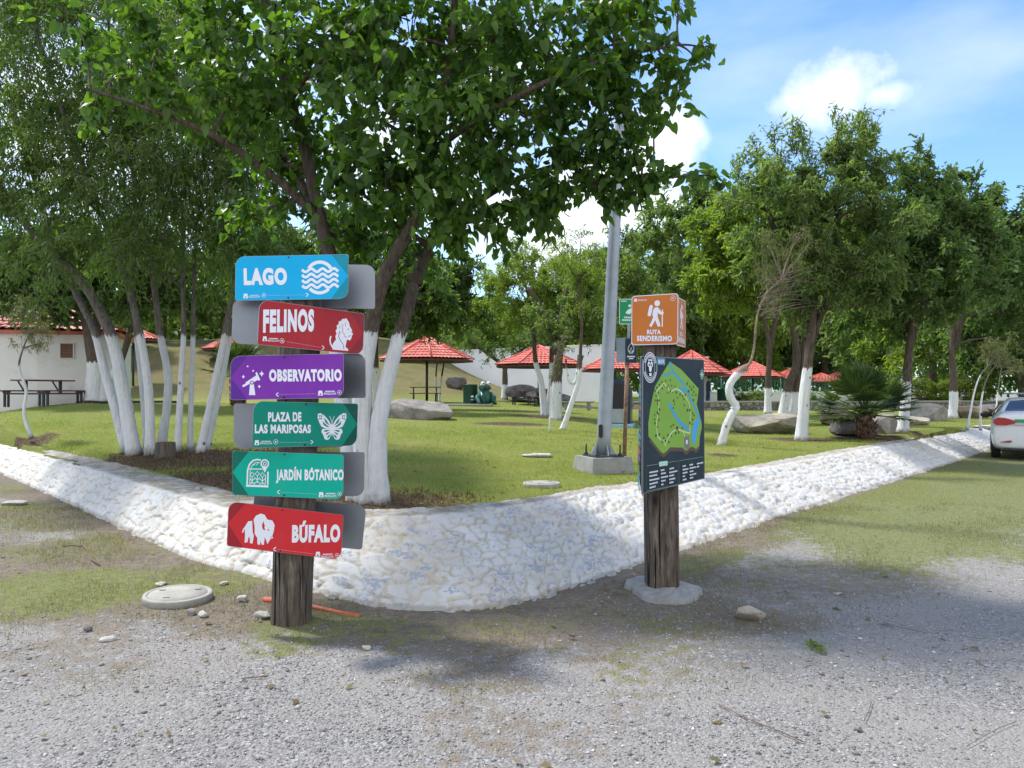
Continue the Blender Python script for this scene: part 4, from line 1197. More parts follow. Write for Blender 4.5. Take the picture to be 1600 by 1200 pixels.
sapling('young feathery sapling with thin crooked white stem on the lawn at far left', [(50, 678), (38, 648), (41, 610), (30, 575), (36, 545), (55, 500)], 16, .045, .012, [(35, 520, 34, 30), (45, 480, 30, 25)], 'l_olive', (.12, .016), 570, 71, n=7)
sapling('very thin straight sapling with thin white stem and sparse pale leaves near the lamp pole', [(858, 685), (860, 640), (861, 600), (868, 560), (884, 515)], 17, .022, .006, [(870, 560, 8, 30), (885, 530, 10, 20)], 'l_olive', (.10, .022), 600, 72, n=4, rad=.16, per=8, twigs=5)
sapling('bowed sapling with long arched white stem, leftmost of the three by the car', [(1511, 664), (1517, 640), (1522, 615), (1530, 590), (1543, 572)], 23, .04, .012, [(1558, 555, 22, 18)], 'l_olive', (.11, .03), 585, 73, n=6, rad=.3)
sapling('sapling with short upright white stem and bare top, middle of three by the car', [(1532, 660), (1532, 640), (1536, 612), (1543, 590), (1556, 570)], 23.4, .04, .012, [(1560, 545, 24, 16)], 'l_olive', (.11, .03), 611, 74, n=6, rad=.3)
sapling('sapling with slanted white stem and olive crown behind the car mirror', [(1555, 645), (1558, 625), (1561, 600), (1565, 575)], 26, .035, .012, [(1572, 560, 22, 25)], 'l_olive', (.11, .03), 612, 75, n=6, rad=.32)

# crooked half dead tree with a brush of bare twigs
M['bark_dead'] = bark_mat('dry_painted_bark', (.15, .11, .085), (.30, .235, .185))


def dead_tree():
    d = 15.6
    T = Tree('crooked_tree', 'crooked white painted stub trunk with a thin shoot ending in bare brown brushwood', 'dead tree', on_lawn(1127, d, .04), 81, M['bark_dead'], P(0, 581, d).z)
    T.stem(PX([(1126, 700), (1133, 672), (1142, 650), (1150, 637), (1142, 622), (1139, 606), (1146, 592), (1158, 580), (1166, 574)], d), .085, .075, 10, flare=1.3)
    T.stem(PX([(1146, 640), (1151, 632), (1145, 626)], d), .07, .05, 8)
    T.stem(PX([(1162, 580), (1172, 566), (1178, 545), (1181, 510), (1187, 480), (1200, 455), (1222, 435)], d), .03, .014, 6, flare=1)
    rr = T.rng
    for i in range(54):
        a = P(rr.uniform(1180, 1215), rr.uniform(440, 500), d + rr.uniform(-.15, .15)); b = a + Vector((rr.uniform(.3, 1.0), rr.uniform(-.3, .3), rr.uniform(-.05, .75)))
        mid = a.lerp(b, .5) + Vector((-.05, 0, .1)); T.mb.tube(bez(a, mid, b, 5), [.006, .005, .004, .003, .0015], 3, 0, False)
    for i in range(13):
        T.clump(P(rr.uniform(1185, 1265), rr.uniform(365, 440), d + rr.uniform(-.3, .3)), .28, 7, 14, droop=.3, up=.3, branch=True, twig_r=.004)
    T.finish(M['l_olive'], LANCE_V, LANCE_F, .09, .016, droop=.3, jit=.04)


dead_tree()

# ------------------------------------------------------------------ flat print helpers
def rrect(W, H, tl, tr, br, bl, n=8):
    pts = []
    for (cx, cz, r, a0) in [(W / 2 - tr, H / 2 - tr, tr, 0), (-W / 2 + tl, H / 2 - tl, tl, 90), (-W / 2 + bl, -H / 2 + bl, bl, 180), (W / 2 - br, -H / 2 + br, br, 270)]:
        for i in range(n + 1):
            a = R(a0 + 90 * i / n); pts.append((cx + r * math.cos(a), cz + r * math.sin(a)))
    return pts


def homog(src, dst):
    A = []; b = []
    for (x, y), (u, v) in zip(src, dst):
        A += [[x, y, 1, 0, 0, 0, -u * x, -u * y], [0, 0, 0, x, y, 1, -v * x, -v * y]]; b += [u, v]
    h = np.append(np.linalg.solve(np.array(A, float), np.array(b, float)), 1).reshape(3, 3)
    return lambda p: (lambda q: (q[0] / q[2], q[1] / q[2]))(h @ np.array([p[0], p[1], 1.]))


class Print:
    """flat ink on a plate: every shape lies a hair in front of the one before"""
    def __init__(s, f, y0=-.0012): s.f = f; s.mb = MB(); s.y = y0; s.mats = []
    def mi(s, m):
        if m not in s.mats: s.mats.append(m)
        return s.mats.index(m)
    def raw(s, pts, m):
        s.y -= .00006; s.mb.add([(x, s.y, z) for x, z in pts], [tuple(range(len(pts)))], s.mi(m))
    def poly(s, pts, m): s.raw([s.f(p) for p in pts], m)
    def stroke(s, pts, w, m, closed=False):
        s.y -= .00006; q = [Vector(s.f(p)) for p in pts]; k = len(q); L = []; Rr = []
        for i in range(k):
            a = q[(i - 1) % k] if closed or i else q[i]; b = q[(i + 1) % k] if closed or i < k - 1 else q[i]
            t = (b - a); t = t.normalized() if t.length > 1e-9 else Vector((1, 0)); n = Vector((-t.y, t.x)) * w / 2
            L.append(q[i] + n); Rr.append(q[i] - n)
        vs = [(v.x, s.y, v.y) for v in L] + [(v.x, s.y, v.y) for v in Rr]
        fs = [(i, (i + 1) % k, k + (i + 1) % k, k + i) for i in range(k if closed else k - 1)]
        s.mb.add(vs, fs, s.mi(m))
    def disc(s, c, r, m, n=16):
        x, z = s.f(c); s.raw([(x + r * math.cos(6.2832 * i / n), z + r * math.sin(6.2832 * i / n)) for i in range(n)], m)
    def ring(s, c, r, w, m, n=28):
        x, z = s.f(c); g = s.f; s.f = lambda p: p
        s.stroke([(x + r * math.cos(6.2832 * i / n), z + r * math.sin(6.2832 * i / n)) for i in range(n)], w, m, True); s.f = g
    def text(s, txt, box, m, bold=.035):
        (x0, y0, x1, y1) = box
        c = s.f(((x0 + x1) / 2, (y0 + y1) / 2)); l = Vector(s.f((x0, (y0 + y1) / 2))); r = Vector(s.f((x1, (y0 + y1) / 2)))
        t = Vector(s.f(((x0 + x1) / 2, y0))); b = Vector(s.f(((x0 + x1) / 2, y1)))
        V, F = text_geo(txt, bold); s.y -= .0002
        lo, hi = V.min(0), V.max(0); w, h = (r - l).length, (t - b).length
        ux = (r - l).normalized(); uz = (t - b).normalized()
        P2 = (V - (lo + hi) / 2) / (hi - lo) * np.array([w, h])
        s.mb.add([(c[0] + ux.x * p[0] + uz.x * p[1], s.y, c[1] + ux.y * p[0] + uz.y * p[1]) for p in P2], F, s.mi(m))
    def done(s, name, parent): return s.mb.build(name, s.mats, parent)


def text_geo(txt, bold):
    cu = bpy.data.curves.new('txt', 'FONT'); cu.body = txt; cu.size = 1; cu.offset = bold; cu.resolution_u = 4
    cu.fill_mode = 'FRONT'; cu.space_character = 1.0 + bold * 2.6
    o = bpy.data.objects.new('txt', cu); COL.objects.link(o)
    dg = bpy.context.evaluated_depsgraph_get(); me = o.evaluated_get(dg).to_mesh()
    V = np.array([v.co[:2] for v in me.vertices]); F = [tuple(p.vertices) for p in me.polygons]
    o.evaluated_get(dg).to_mesh_clear(); bpy.data.objects.remove(o); bpy.data.curves.remove(cu)
    return V, F


def ink(name, c, rough=.45): return simple('ink_' + name, c, rough, .07, 2.5, spec=.22, dirt=tuple(k * .85 + .03 for k in c))


WHT = M['sign_white']; ALU = M['alu']
INK = {'cyan': ink('cyan', (.0, .41, .74)), 'cyan2': ink('teal', (.006, .27, .36)), 'red': ink('crimson', (.40, .022, .030)), 'red2': ink('dark_crimson', (.26, .022, .032)),
       'pur': ink('purple', (.20, .030, .37)), 'pur2': ink('dark_purple', (.11, .024, .27)), 'grn': ink('green', (.0, .245, .165)), 'grn2': ink('dark_green', (.004, .085, .060)),
       'jad': ink('jade', (.0, .40, .285)), 'jad2': ink('dark_jade', (.004, .15, .105)), 'buf': ink('scarlet', (.60, .030, .036)), 'buf2': ink('dark_scarlet', (.33, .022, .030)),
       'ora': ink('orange', (.58, .175, .030)), 'slate': ink('slate', (.022, .038, .046), .65), 'map': ink('map_green', (.21, .40, .040)), 'river': ink('map_water', (.05, .33, .52)),
       'lake': ink('map_lake', (.06, .36, .80)), 'path': ink('map_path', (.62, .66, .36)), 'brown': ink('map_brown', (.10, .06, .04)), 'tree': ink('map_tree', (.035, .07, .02)),
       'grey': ink('map_grey', (.20, .18, .16)), 'box': ink('map_title', (.06, .26, .36)), 'line': ink('map_line', (.22, .30, .27)), 'sgreen': ink('small_green', (.015, .30, .11)),
       'snavy': ink('small_navy', (.015, .035, .055)), 'legend': ink('legend_tab', (.45, .66, .55))}


def plate(name, c, yaw, pitch, roll, W, H, rounds, parent, root, back=False, thick=.004):
    m = MB(); pts = rrect(W, H, *rounds); m.prism(pts, 0, thick, 0)
    o = m.build(name, [ALU], parent)
    o.location = Vector(c) - Vector(root); o.rotation_mode = 'XYZ'
    mt = Matrix.Rotation(yaw, 3, 'Z') @ Matrix.Rotation(pitch, 3, 'X') @ Matrix.Rotation(roll, 3, 'Y')
    o.rotation_euler = mt.to_euler('XYZ')
    return o


def small_print(pr, logo, text, circ, dots, arrow, adir, m, rad):
    x0, y0, x1, y1 = logo; w = x1 - x0; h = y1 - y0
    pr.poly([(x0, y1), (x0 + w * .12, y0), (x0 + w * .88, y0), (x1, y1)], WHT)
    pr.poly([(x0 + w * .38, y0 + h * .55), (x0 + w * .62, y0 + h * .55), (x0 + w * .66, y0 + h * .9), (x0 + w * .34, y0 + h * .9)], m)
    tx0, ty0, tx1, ty1 = text; th = ty1 - ty0
    pr.text('MONCLOVA', (tx0, ty0 + th * .38, tx1, ty1), WHT, .02)
    pr.poly([(tx0 + 12, ty0), (tx1 - 12, ty0), (tx1 - 12, ty0 + th * .2), (tx0 + 12, ty0 + th * .2)], WHT)
    pr.ring(circ, rad, rad * .18, WHT, 20); pr.disc(circ, rad * .38, WHT, 10)
    (ax, ay, bx, by) = dots; k = 24
    for i in range(k + 1):
        t = i / k; pr.disc((ax + (bx - ax) * t, ay + (by - ay) * t), .0017, WHT, 6)
    cx, cy = arrow; s = 11 * adir
    pr.stroke([(cx - s, cy - 18), (cx + s * .6, cy - 8), (cx + s, cy), (cx + s * .6, cy + 8), (cx - s, cy + 18)], .0062, WHT)


# ------------------------------------------------------------------ coloured direction signpost
def sleeper(mb, a, b, w, seed, n=40, m=36, square=.0):
    rg = np.random.default_rng(seed); a, b = Vector(a), Vector(b); vs = []; fs = []
    gro = [(rg.uniform(0, 6.28), rg.uniform(.03, .07), rg.uniform(.010, .022)) for _ in range(5)]
    for i in range(m):
        t = i / (m - 1); c = a.lerp(b, t)
        for j in range(n):
            an = 2 * math.pi * j / n; ex = 2 + square * 3
            r = w / 2 * (abs(math.cos(an)) ** ex + abs(math.sin(an)) ** ex) ** (-1 / ex)
            r *= 1 + .035 * (float(vnoise(np.array([j * .55]), np.array([t * 3.]), seed)[0]) - .5) * 2
            for g, gw, gd in gro:
                dl = abs((an - g - .12 * math.sin(t * 4 + g) + math.pi) % (2 * math.pi) - math.pi)
                r -= gd * max(0, 1 - dl / gw) * (.5 + .5 * math.sin(t * 3 + g * 2))
            if t < .06: r *= 1.05 - t * .8
            vs.append(c + Vector((math.cos(an) * r, math.sin(an) * r, 0)))
    for i in range(m - 1):
        for j in range(n):
            j2 = (j + 1) % n; fs.append((i * n + j, i * n + j2, (i + 1) * n + j2, (i + 1) * n + j))
    fs.append(tuple((m - 1) * n + j for j in range(n)))
    mb.add(vs, fs, 0, True)


def signpost():
    base = PZ(457, 952); base.y = 5.40; base.x = (456 - 800) / 1200 * 5.40; base.z = GZ(base.x, base.y)
    top = P(472, 404, 5.40); root = thing('direction_signpost', 'round weathered timber post with six coloured arrow signs pointing to LAGO, FELINOS and more', 'signpost', base)
    m = MB(); sleeper(m, base - Vector((0, 0, .12)), top, .272, 3, square=.15); m.build('post', M['post'], root, base)
    B, S = .066, .016
    specs = [  # name, label, fit(x,y,z,yaw,pitch,roll), inks, arrow dir, crop corners
        ('lago', (-1.489, 5.179, 2.371, -.079, -.025, -.006), 'cyan', 'cyan2', 1, [(65, 60), (1228, 45), (1222, 520), (48, 522)]),
        ('felinos', (-1.378, 5.330, 2.040, .702, -.024, .056), 'red', 'red2', 1, [(297, 522), (1372, 705), (1355, 1080), (280, 1008)]),
        ('observatorio', (-1.535, 5.236, 1.701, -.053, -.043, -.019), 'pur', 'pur2', -1, [(72, 72), (1197, 45), (1192, 492), (65, 502)]),
        ('plaza', (-1.394, 5.245, 1.376, .760, .006, .032), 'grn', 'grn2', 1, [(298, 515), (1342, 552), (1328, 965), (280, 992)]),
        ('jardin', (-1.509, 5.165, 1.041, -.133, .040, .023), 'jad', 'jad2', -1, [(115, 66), (1214, 92), (1210, 550), (118, 492)]),
        ('bufalo', (-1.488, 5.031, .692, -.126, .103, .095), 'buf', 'buf2', -1, [(78, 572), (1207, 690), (1190, 1140), (62, 975)])]
    labs = {'lago': 'bright cyan LAGO sign with a wave pictogram', 'felinos': 'dark red FELINOS sign with a lion pictogram', 'observatorio': 'purple OBSERVATORIO sign with a telescope pictogram',
            'plaza': 'dark green PLAZA DE LAS MARIPOSAS sign with a butterfly pictogram', 'jardin': 'jade green JARDIN BOTANICO sign with a greenhouse pictogram', 'bufalo': 'scarlet BUFALO sign with a bison pictogram'}
    for nm, fit, c1, c2, ad, cr in specs:
        W, H = .785, .302
        p = Vector(fit[:3]); k = 1.0
        if nm == 'lago': k = 1.012
        if nm == 'felinos': k = .985
        if nm == 'bufalo': k = 1.035
        if nm == 'jardin': k = 1.012
        if nm == 'plaza': k = 1.0
        p = Vector((0, 0, CAM_H)) + (p - Vector((0, 0, CAM_H))) * k; W *= k; H *= k
        rnd = (B, S, B, S) if nm != 'jardin' else (S, S, B, S)
        pl = plate('sign_panel', p, *fit[3:], W, H, rnd, root, base); pl['label'] = labs[nm]
        f = homog(cr, [(-W / 2, H / 2), (W / 2, H / 2), (W / 2, -H / 2), (-W / 2, -H / 2)])
        A, A2 = INK[c1], INK[c2]
        face = Print(lambda q: q, 0); e = .0022
        face.y = -.0004; face.raw(rrect(W - e * 2, H - e * 2, *[max(.004, r - e) for r in rnd]), A)
        s = ad; h2, w2 = H / 2 - e, W / 2 - e; a = .118
        up = [(w2 - a, h2), (w2 - S, h2), (w2, h2 - S), (w2, .004)] if ad > 0 else [(w2 - a, h2), (w2 - B, h2)] + [(w2 - B + B * math.sin(R(t)), h2 - B + B * math.cos(R(t))) for t in range(10, 90, 10)] + [(w2, h2 - B), (w2, .004)]
        dn = [(w2 - a, -h2), (w2 - B, -h2)] + [(w2 - B + B * math.sin(R(t)), -h2 + B - B * math.cos(R(t))) for t in range(10, 90, 10)] + [(w2, -h2 + B), (w2, .004)] if ad > 0 else [(w2 - a, -h2), (w2 - S, -h2), (w2, -h2 + S), (w2, .004)]
        if nm == 'jardin': up = [(w2 - a, h2), (w2 - S, h2), (w2, h2 - S), (w2, .004)]
        face.raw([(x * s, z) for x, z in up], A2); face.raw([(x * s, z) for x, z in dn], A2)
        face.done('coloured_face', pl)
        t = Print(f, -.0014); g = Print(f, -.0014); q = Print(f, -.0014); sc = W / 1160
        if nm == 'lago':
            t.text('LAGO', (143, 182, 586, 364), WHT, .06)
            for yy in (212, 268, 324, 380):
                g.stroke([(742 + i * 8.2, yy + 17 * math.sin((i * 8.2) / 118 * 6.2832 - .4)) for i in range(47)], 27 * sc, WHT)
            g.stroke([(928 + 122 * math.cos(R(a)), 235 - 108 * math.sin(R(a))) for a in range(22, 159, 8)], 34 * sc, WHT)
            g.stroke([(922 + 118 * math.cos(R(a)), 352 - 100 * math.sin(R(a))) for a in range(212, 329, 8)], 32 * sc, WHT)
            small_print(q, (135, 450, 182, 500), (190, 466, 305, 494), (345, 470), (380, 472, 765, 472), (792, 472), 1, A, .014)
        if nm == 'felinos':
            t.text('FELINOS', (362, 640, 914, 838 + 40), WHT, .06)
            g.poly([(1204, 742), (1190, 752), (1172, 748), (1160, 768), (1140, 772), (1136, 800), (1118, 812), (1122, 842), (1108, 862), (1118, 890), (1106, 912), (1112, 945), (1086, 978), (1074, 1015), (1080, 1040), (1226, 1048), (1222, 1028), (1200, 1015), (1205, 980), (1214, 942), (1236, 952), (1250, 940), (1256, 915), (1268, 888), (1256, 850), (1240, 820), (1232, 785), (1218, 758)], WHT)
            g.stroke([(1080, 1020), (1060, 985), (1055, 950), (1063, 912)], .011, WHT)
            g.stroke([(1206, 782), (1196, 802), (1204, 822)], .0035, A); g.stroke([(1180, 800), (1168, 822), (1176, 850), (1170, 872), (1188, 892), (1192, 915), (1216, 924)], .0035, A); g.stroke([(1150, 812), (1142, 840)], .003, A); g.stroke([(1146, 862), (1150, 890)], .003, A); g.poly([(1250, 868), (1268, 872), (1262, 886)], A)
            g.stroke([(1142, 875), (1136, 915), (1150, 950), (1176, 985), (1186, 1035)], .0045, A); g.stroke([(1226, 915), (1250, 905)], .004, A)
            g.disc((1225, 848), .005, A, 8)
            small_print(q, (340, 920, 392, 970), (402, 938, 528, 975), (562, 965), (620, 973, 962, 1022), (986, 1024), 1, A, .015)
        if nm == 'observatorio':
            t.text('OBSERVATORIO', (441, 202, 1170, 325), WHT, .06)
            g.poly([(212, 332), (320, 262), (312, 238), (326, 228), (358, 305), (344, 316), (335, 306), (292, 330), (222, 352)], WHT)
            g.poly([(180, 360), (190, 378), (252, 346), (243, 328)], WHT); g.poly([(258, 345), (294, 345), (308, 455), (246, 455)], WHT)
            g.disc((276, 333), .0135, A); g.disc((276, 333), .0075, WHT)
            for (x, y, r) in [(194, 275, 20), (373, 246, 30), (348, 372, 20)]:
                g.poly([(x, y - r), (x + r * .3, y - r * .3), (x + r * .85, y), (x + r * .3, y + r * .3), (x, y + r), (x - r * .3, y + r * .3), (x - r * .85, y), (x - r * .3, y - r * .3)], WHT)
            g.disc((237, 173), .006, WHT); g.disc((290, 217), .006, WHT)
            small_print(q, (930, 417, 980, 466), (990, 420, 1115, 460), (1148, 436), (550, 452, 905, 447), (526, 453), -1, A, .014)
        if nm == 'plaza':
            t.text('PLAZA DE', (450, 630, 788, 726), WHT, .05); t.text('LAS MARIPOSAS', (320, 755, 889, 845), WHT, .05)
            cx = 1087
            for s2 in (1, -1):
                X = lambda pts: [(cx + s2 * (x - cx), y) for x, y in pts]
                g.poly(X([(1092, 765), (1120, 715), (1160, 668), (1200, 643), (1226, 650), (1228, 690), (1208, 745), (1190, 778), (1150, 796), (1096, 800)]), WHT)
                g.poly(X([(1094, 800), (1140, 798), (1182, 800), (1192, 830), (1172, 862), (1160, 900), (1135, 910), (1112, 898), (1096, 850)]), WHT)
                for w in ([(1108, 768), (1140, 715), (1168, 690), (1150, 740)], [(1112, 782), (1150, 752), (1180, 720), (1172, 758), (1140, 780)], [(1105, 812), (1140, 810), (1172, 818), (1150, 832)], [(1103, 828), (1140, 840), (1150, 862), (1125, 850)], [(1103, 850), (1128, 868), (1136, 893), (1116, 885)]):
                    g.poly(X(w), A)
                for (x, y) in [(1190, 672), (1208, 672), (1192, 695), (1208, 700)]: g.disc(X([(x, y)])[0], .006, A, 8)
                g.stroke(X([(1088, 740), (1098, 700), (1112, 672)]), .004, WHT)
            g.poly([(1087, 735), (1097, 765), (1099, 820), (1087, 882), (1075, 820), (1077, 765)], WHT)
            small_print(q, (305, 915, 356, 965), (365, 922, 488, 956), (525, 931), (558, 936, 868, 934), (886, 932), 1, A, .015)
        if nm == 'jardin':
            t.text('JARDÍN BOTANICO', (527, 218, 1206, 385), WHT, .05); t.stroke([(879, 262), (892, 228)], .011, WHT)
            lw = .0068
            g.stroke([(258, 395), (262, 250), (278, 200), (310, 162), (350, 150), (385, 155)], .011, WHT); g.stroke([(455, 395), (456, 268)], .011, WHT)
            g.stroke([(284, 392), (286, 255), (300, 215), (330, 185), (352, 178), (378, 182)], lw * .7, WHT)
            g.stroke([(248, 404), (462, 412)], .014, WHT); g.stroke([(270, 243), (405, 243)], lw, WHT); g.stroke([(432, 390), (432, 300)], lw * .7, WHT)
            g.ring((425, 190), .026, .010, WHT); g.poly([(395, 215), (455, 215), (425, 278)], WHT); g.disc((425, 192), .017, A); g.ring((425, 190), .011, .005, WHT, 14)
            for (x, y) in [(306, 296), (355, 288), (404, 300)]:
                g.stroke([(x, y - 24), (x + 20, y), (x, y + 24), (x - 20, y)], lw * .8, WHT, True); g.stroke([(x, y + 24), (x, y + 90)], lw * .8, WHT)
                g.stroke([(x - 26, y + 38), (x, y + 60), (x + 26, y + 38)], lw * .8, WHT); g.stroke([(x - 26, y + 95), (x, y + 72), (x + 26, y + 95)], lw * .8, WHT)
            g.stroke([(318, 205), (330, 195)], lw * .7, WHT); g.stroke([(345, 205), (362, 185)], lw * .7, WHT)
            small_print(q, (958, 472, 1008, 522), (1020, 482, 1140, 522), (1172, 492), (588, 468, 938, 492), (562, 468), -1, A, .013)
        if nm == 'bufalo':
            t.text('BÚFALO', (674, 745, 1171, 960), WHT, .06)
            g.poly([(234, 790), (258, 752), (296, 748), (300, 850), (312, 885), (300, 958), (274, 952), (276, 912), (264, 890), (254, 945), (226, 948), (230, 880), (226, 830)], WHT)
            g.poly([(308, 735), (330, 700), (375, 680), (412, 692), (438, 735), (486, 745), (508, 785), (502, 840), (488, 885), (496, 908), (468, 918), (442, 966), (426, 925), (414, 900), (408, 972), (386, 968), (376, 935), (370, 972), (346, 966), (344, 905), (320, 870), (318, 800)], WHT)
            g.stroke([(236, 800), (216, 825), (206, 855)], .009, WHT)
            g.poly([(405, 748), (390, 775), (388, 805), (402, 832), (420, 835), (410, 812), (412, 798), (418, 792), (408, 782)], A)
            g.disc((449, 832), .0055, A, 8); g.stroke([(470, 905), (492, 893)], .004, A)
            small_print(q, (920, 1050, 972, 1096), (984, 1072, 1112, 1114), (1150, 1092), (545, 1018, 898, 1068), (515, 1014), -1, A, .014)
        t.done('lettering', pl); g.done('pictogram', pl); q.done('small_print', pl)
    # grey backs of the signs on the far side
    for (px, py, d, yaw, roll, rnd, lab) in [
        (499, 447, 5.58, .10, .0, (S, B, S, B), None), (454, 506, 5.56, .25, .03, (B, S, S, B), None), (487, 588, 5.58, -.1, -.01, (B, B, S, S), None),
        (456, 665, 5.56, .2, .0, (S, S, B, B), None), (482, 741, 5.58, .1, .01, (S, S, B, S), None), (482, 817, 5.57, .1, .10, (S, B, S, S), None)]:
        o = plate('sign_back', P(px, py, d), yaw, 0, roll, .80, .322, rnd, root, base)
    for nm, fit, *_ in specs:
        p = Vector(fit[:3]); mt = Matrix.Rotation(fit[3], 3, 'Z') @ Matrix.Rotation(fit[4], 3, 'X') @ Matrix.Rotation(fit[5], 3, 'Y')
        for dz in (.138, -.138):
            q = p + mt @ Vector((-.02, -.004, dz)); bolt = MB(); bolt.ball(q - base, (.007, .004, .007), 0, 8, 5); bolt.build('bolt', M['black'], root)


signpost()


# ------------------------------------------------------------------ map post
def mappost():
    c = Vector((1.205, 6.17, 0)); c.z = GZ(c.x, c.y); top = P(1029, 500, 6.17)
    root = thing('map_signpost', 'square cracked timber post with dark park map board below orange hiking route signs', 'signpost', c)
    m = MB(); sleeper(m, c - Vector((0, 0, .1)), top, .262, 7, square=.55); m.build('post', M['post'], root, c)
    f = MB(); rg = random.Random(5); n = 44; prof = []
    kn = [.30, .25, .27, .36, .33, .24, .26, .37, .38, .30]
    for i in range(n):
        q = i / n * 10; j = int(q); prof.append(kn[j] + (kn[(j + 1) % 10] - kn[j]) * (q - j))
    vs = [(math.cos(6.2832 * i / n) * prof[i] * k * rg.uniform(.97, 1.03), math.sin(6.2832 * i / n) * prof[i] * k * rg.uniform(.97, 1.03), z + rg.uniform(-.008, .008)) for k, z in ((1.06, -.03), (1, .024 + .012 * rg.random()), (.9, .04), (.75, .045), (.6, .05), (.45, .055)) for i in range(n)]
    fs = [(r * n + i, r * n + (i + 1) % n, (r + 1) * n + (i + 1) % n, (r + 1) * n + i) for r in range(5) for i in range(n)] + [tuple(5 * n + i for i in range(n))]
    f.add(vs, fs, 0, False); f.build('concrete_footing', M['concrete'], root)
    # dark map board
    k = 1.005; W, H = 1.1 * k, .98 * k; pc = Vector((0, 0, CAM_H)) + (Vector((1.251, 5.887, 1.369)) - Vector((0, 0, CAM_H))) * k
    yaw = .922
    bd = plate('map_board', pc, yaw, 0, -.009, W, H, (.01,) * 4, root, c, thick=.006); bd['label'] = 'dark slate map board with green park map'
    h = homog([(1001, 556), (1101, 562), (1100, 748), (1004, 772)], [(-W / 2, H / 2), (W / 2, H / 2), (W / 2, -H / 2), (-W / 2, -H / 2)])
    D = lambda p: h((990 + p[0] / 7.5, 540 + p[1] / 7.5)); E_ = lambda p: h((990 + p[0] / 10, 660 + p[1] / 10))
    g = Print(lambda q: q, -.0003); g.raw(rrect(W - .008, H - .008, *(.008,) * 4), INK['slate'])
    pd = [(425, 190), (560, 285), (660, 395), (765, 515), (752, 640), (740, 700), (775, 830), (795, 920), (797, 1000)]
    pe = [(1055, 130), (1030, 250), (1020, 380), (972, 432), (930, 400), (880, 400), (825, 462), (790, 440), (768, 410), (572, 405), (512, 470), (470, 505), (428, 478), (340, 370), (235, 240)]
    pd2 = [(172, 930), (190, 780), (215, 650), (250, 490), (340, 330)]
    g.raw([E_((x, y + 60)) for x, y in pe[1:]], INK['brown'])
    g.raw([D(p) for p in pd] + [E_(p) for p in pe] + [D(p) for p in pd2], INK['map'])
    g.f = D
    g.stroke([(425, 195), (450, 270), (460, 310), (520, 380), (580, 450), (610, 510), (640, 570), (690, 680), (745, 800), (788, 905)], .026, INK['river'])
    g.stroke([(460, 305), (410, 345), (350, 360)], .018, INK['river']); g.stroke([(530, 512), (605, 545)], .026, INK['river'])
    g.stroke([(415, 695), (460, 780), (510, 880), (580, 950), (652, 1002)], .034, INK['river']); g.stroke([(420, 700), (462, 782), (512, 882), (582, 952), (645, 995)], .012, INK['lake'])
    g.poly([(742, 868), (772, 890), (742, 1020), (722, 1130), (700, 1165), (680, 1130), (690, 1000), (708, 920)], INK['lake'])
    for pth in ([(430, 550), (355, 450), (260, 560), (300, 650), (290, 790), (265, 930), (280, 1080), (322, 1122)], [(350, 1120), (372, 1185), (400, 1100), (450, 1030), (510, 990), (580, 1020), (660, 1042)],
                [(440, 552), (500, 515), (560, 550), (620, 630), (655, 700), (665, 800), (655, 1040)], [(580, 1022), (600, 1090)]):
        g.stroke(pth, .011, INK['path'])
    g.poly([(590, 1080), (650, 1076), (655, 1190), (622, 1235), (590, 1195)], INK['grey']); g.poly([(612, 1120), (632, 1118), (630, 1165), (612, 1168)], WHT)
    rg = random.Random(12)
    spots = [(375, 420), (430, 415), (330, 440), (352, 468), (410, 475), (445, 480), (485, 490), (300, 470), (270, 505), (335, 515), (390, 500), (250, 545), (290, 565), (262, 600), (400, 565), (430, 545), (460, 560), (500, 560), (515, 625), (545, 585), (575, 605), (590, 640), (605, 590), (595, 710), (250, 655), (275, 660), (300, 655), (280, 700), (300, 765), (278, 800), (245, 825), (292, 820), (245, 880), (295, 890), (250, 925), (278, 970), (470, 660), (480, 700), (465, 745), (630, 455), (660, 490), (700, 495), (680, 525), (705, 555), (730, 590), (690, 590), (700, 650), (645, 545), (630, 770), (660, 770), (690, 805), (705, 830), (690, 880), (655, 920), (685, 935), (435, 965), (462, 945), (510, 985), (490, 1040), (525, 1030), (570, 980), (260, 1070), (300, 1055), (350, 1095), (330, 1145), (370, 1130), (410, 1145), (400, 1065), (440, 1075)]
    for p in spots: g.disc(p, rg.uniform(.007, .012), INK['tree'], 7)
    g.disc((508, 983), .016, INK['tree'], 8)
    for p in [(185, 160)]: pass
    ctr = (183, 262); g.ring(ctr, .108, .006, WHT, 40); g.ring(ctr, .075, .004, WHT, 36)
    x, z = D(ctr)
    for i in range(13):                                   # ring of small marks, like the ring of the emblem
        for a0, k2 in ((25, 1), (205, 1)):
            a = R(a0 + i * 10.8); g.f = lambda q: q
            g.stroke([(x + .082 * math.cos(a), z + .082 * math.sin(a)), (x + .1 * math.cos(a), z + .1 * math.sin(a))], .010, WHT)
    for (dx, dz, r) in [(-.022, .022, .020), (.022, .022, .020), (0, -.010, .022), (-.022, .052, .009), (.022, .052, .009), (0, .055, .009)]: g.disc((x + dx, z + dz), r, WHT)
    for (dx, dz) in [(-.018, .018), (.018, .018)]: g.disc((x + dx, z + dz), .009, INK['slate'])
    g.raw([(x - .018, z - .062), (x + .018, z - .062), (x + .018, z - .04), (x - .018, z - .04)], WHT)
    g.f = D
    g.poly([(258, 143), (360, 150), (358, 236), (258, 228)], INK['box'])
    cx = D((795, 345)); g.f = lambda q: q
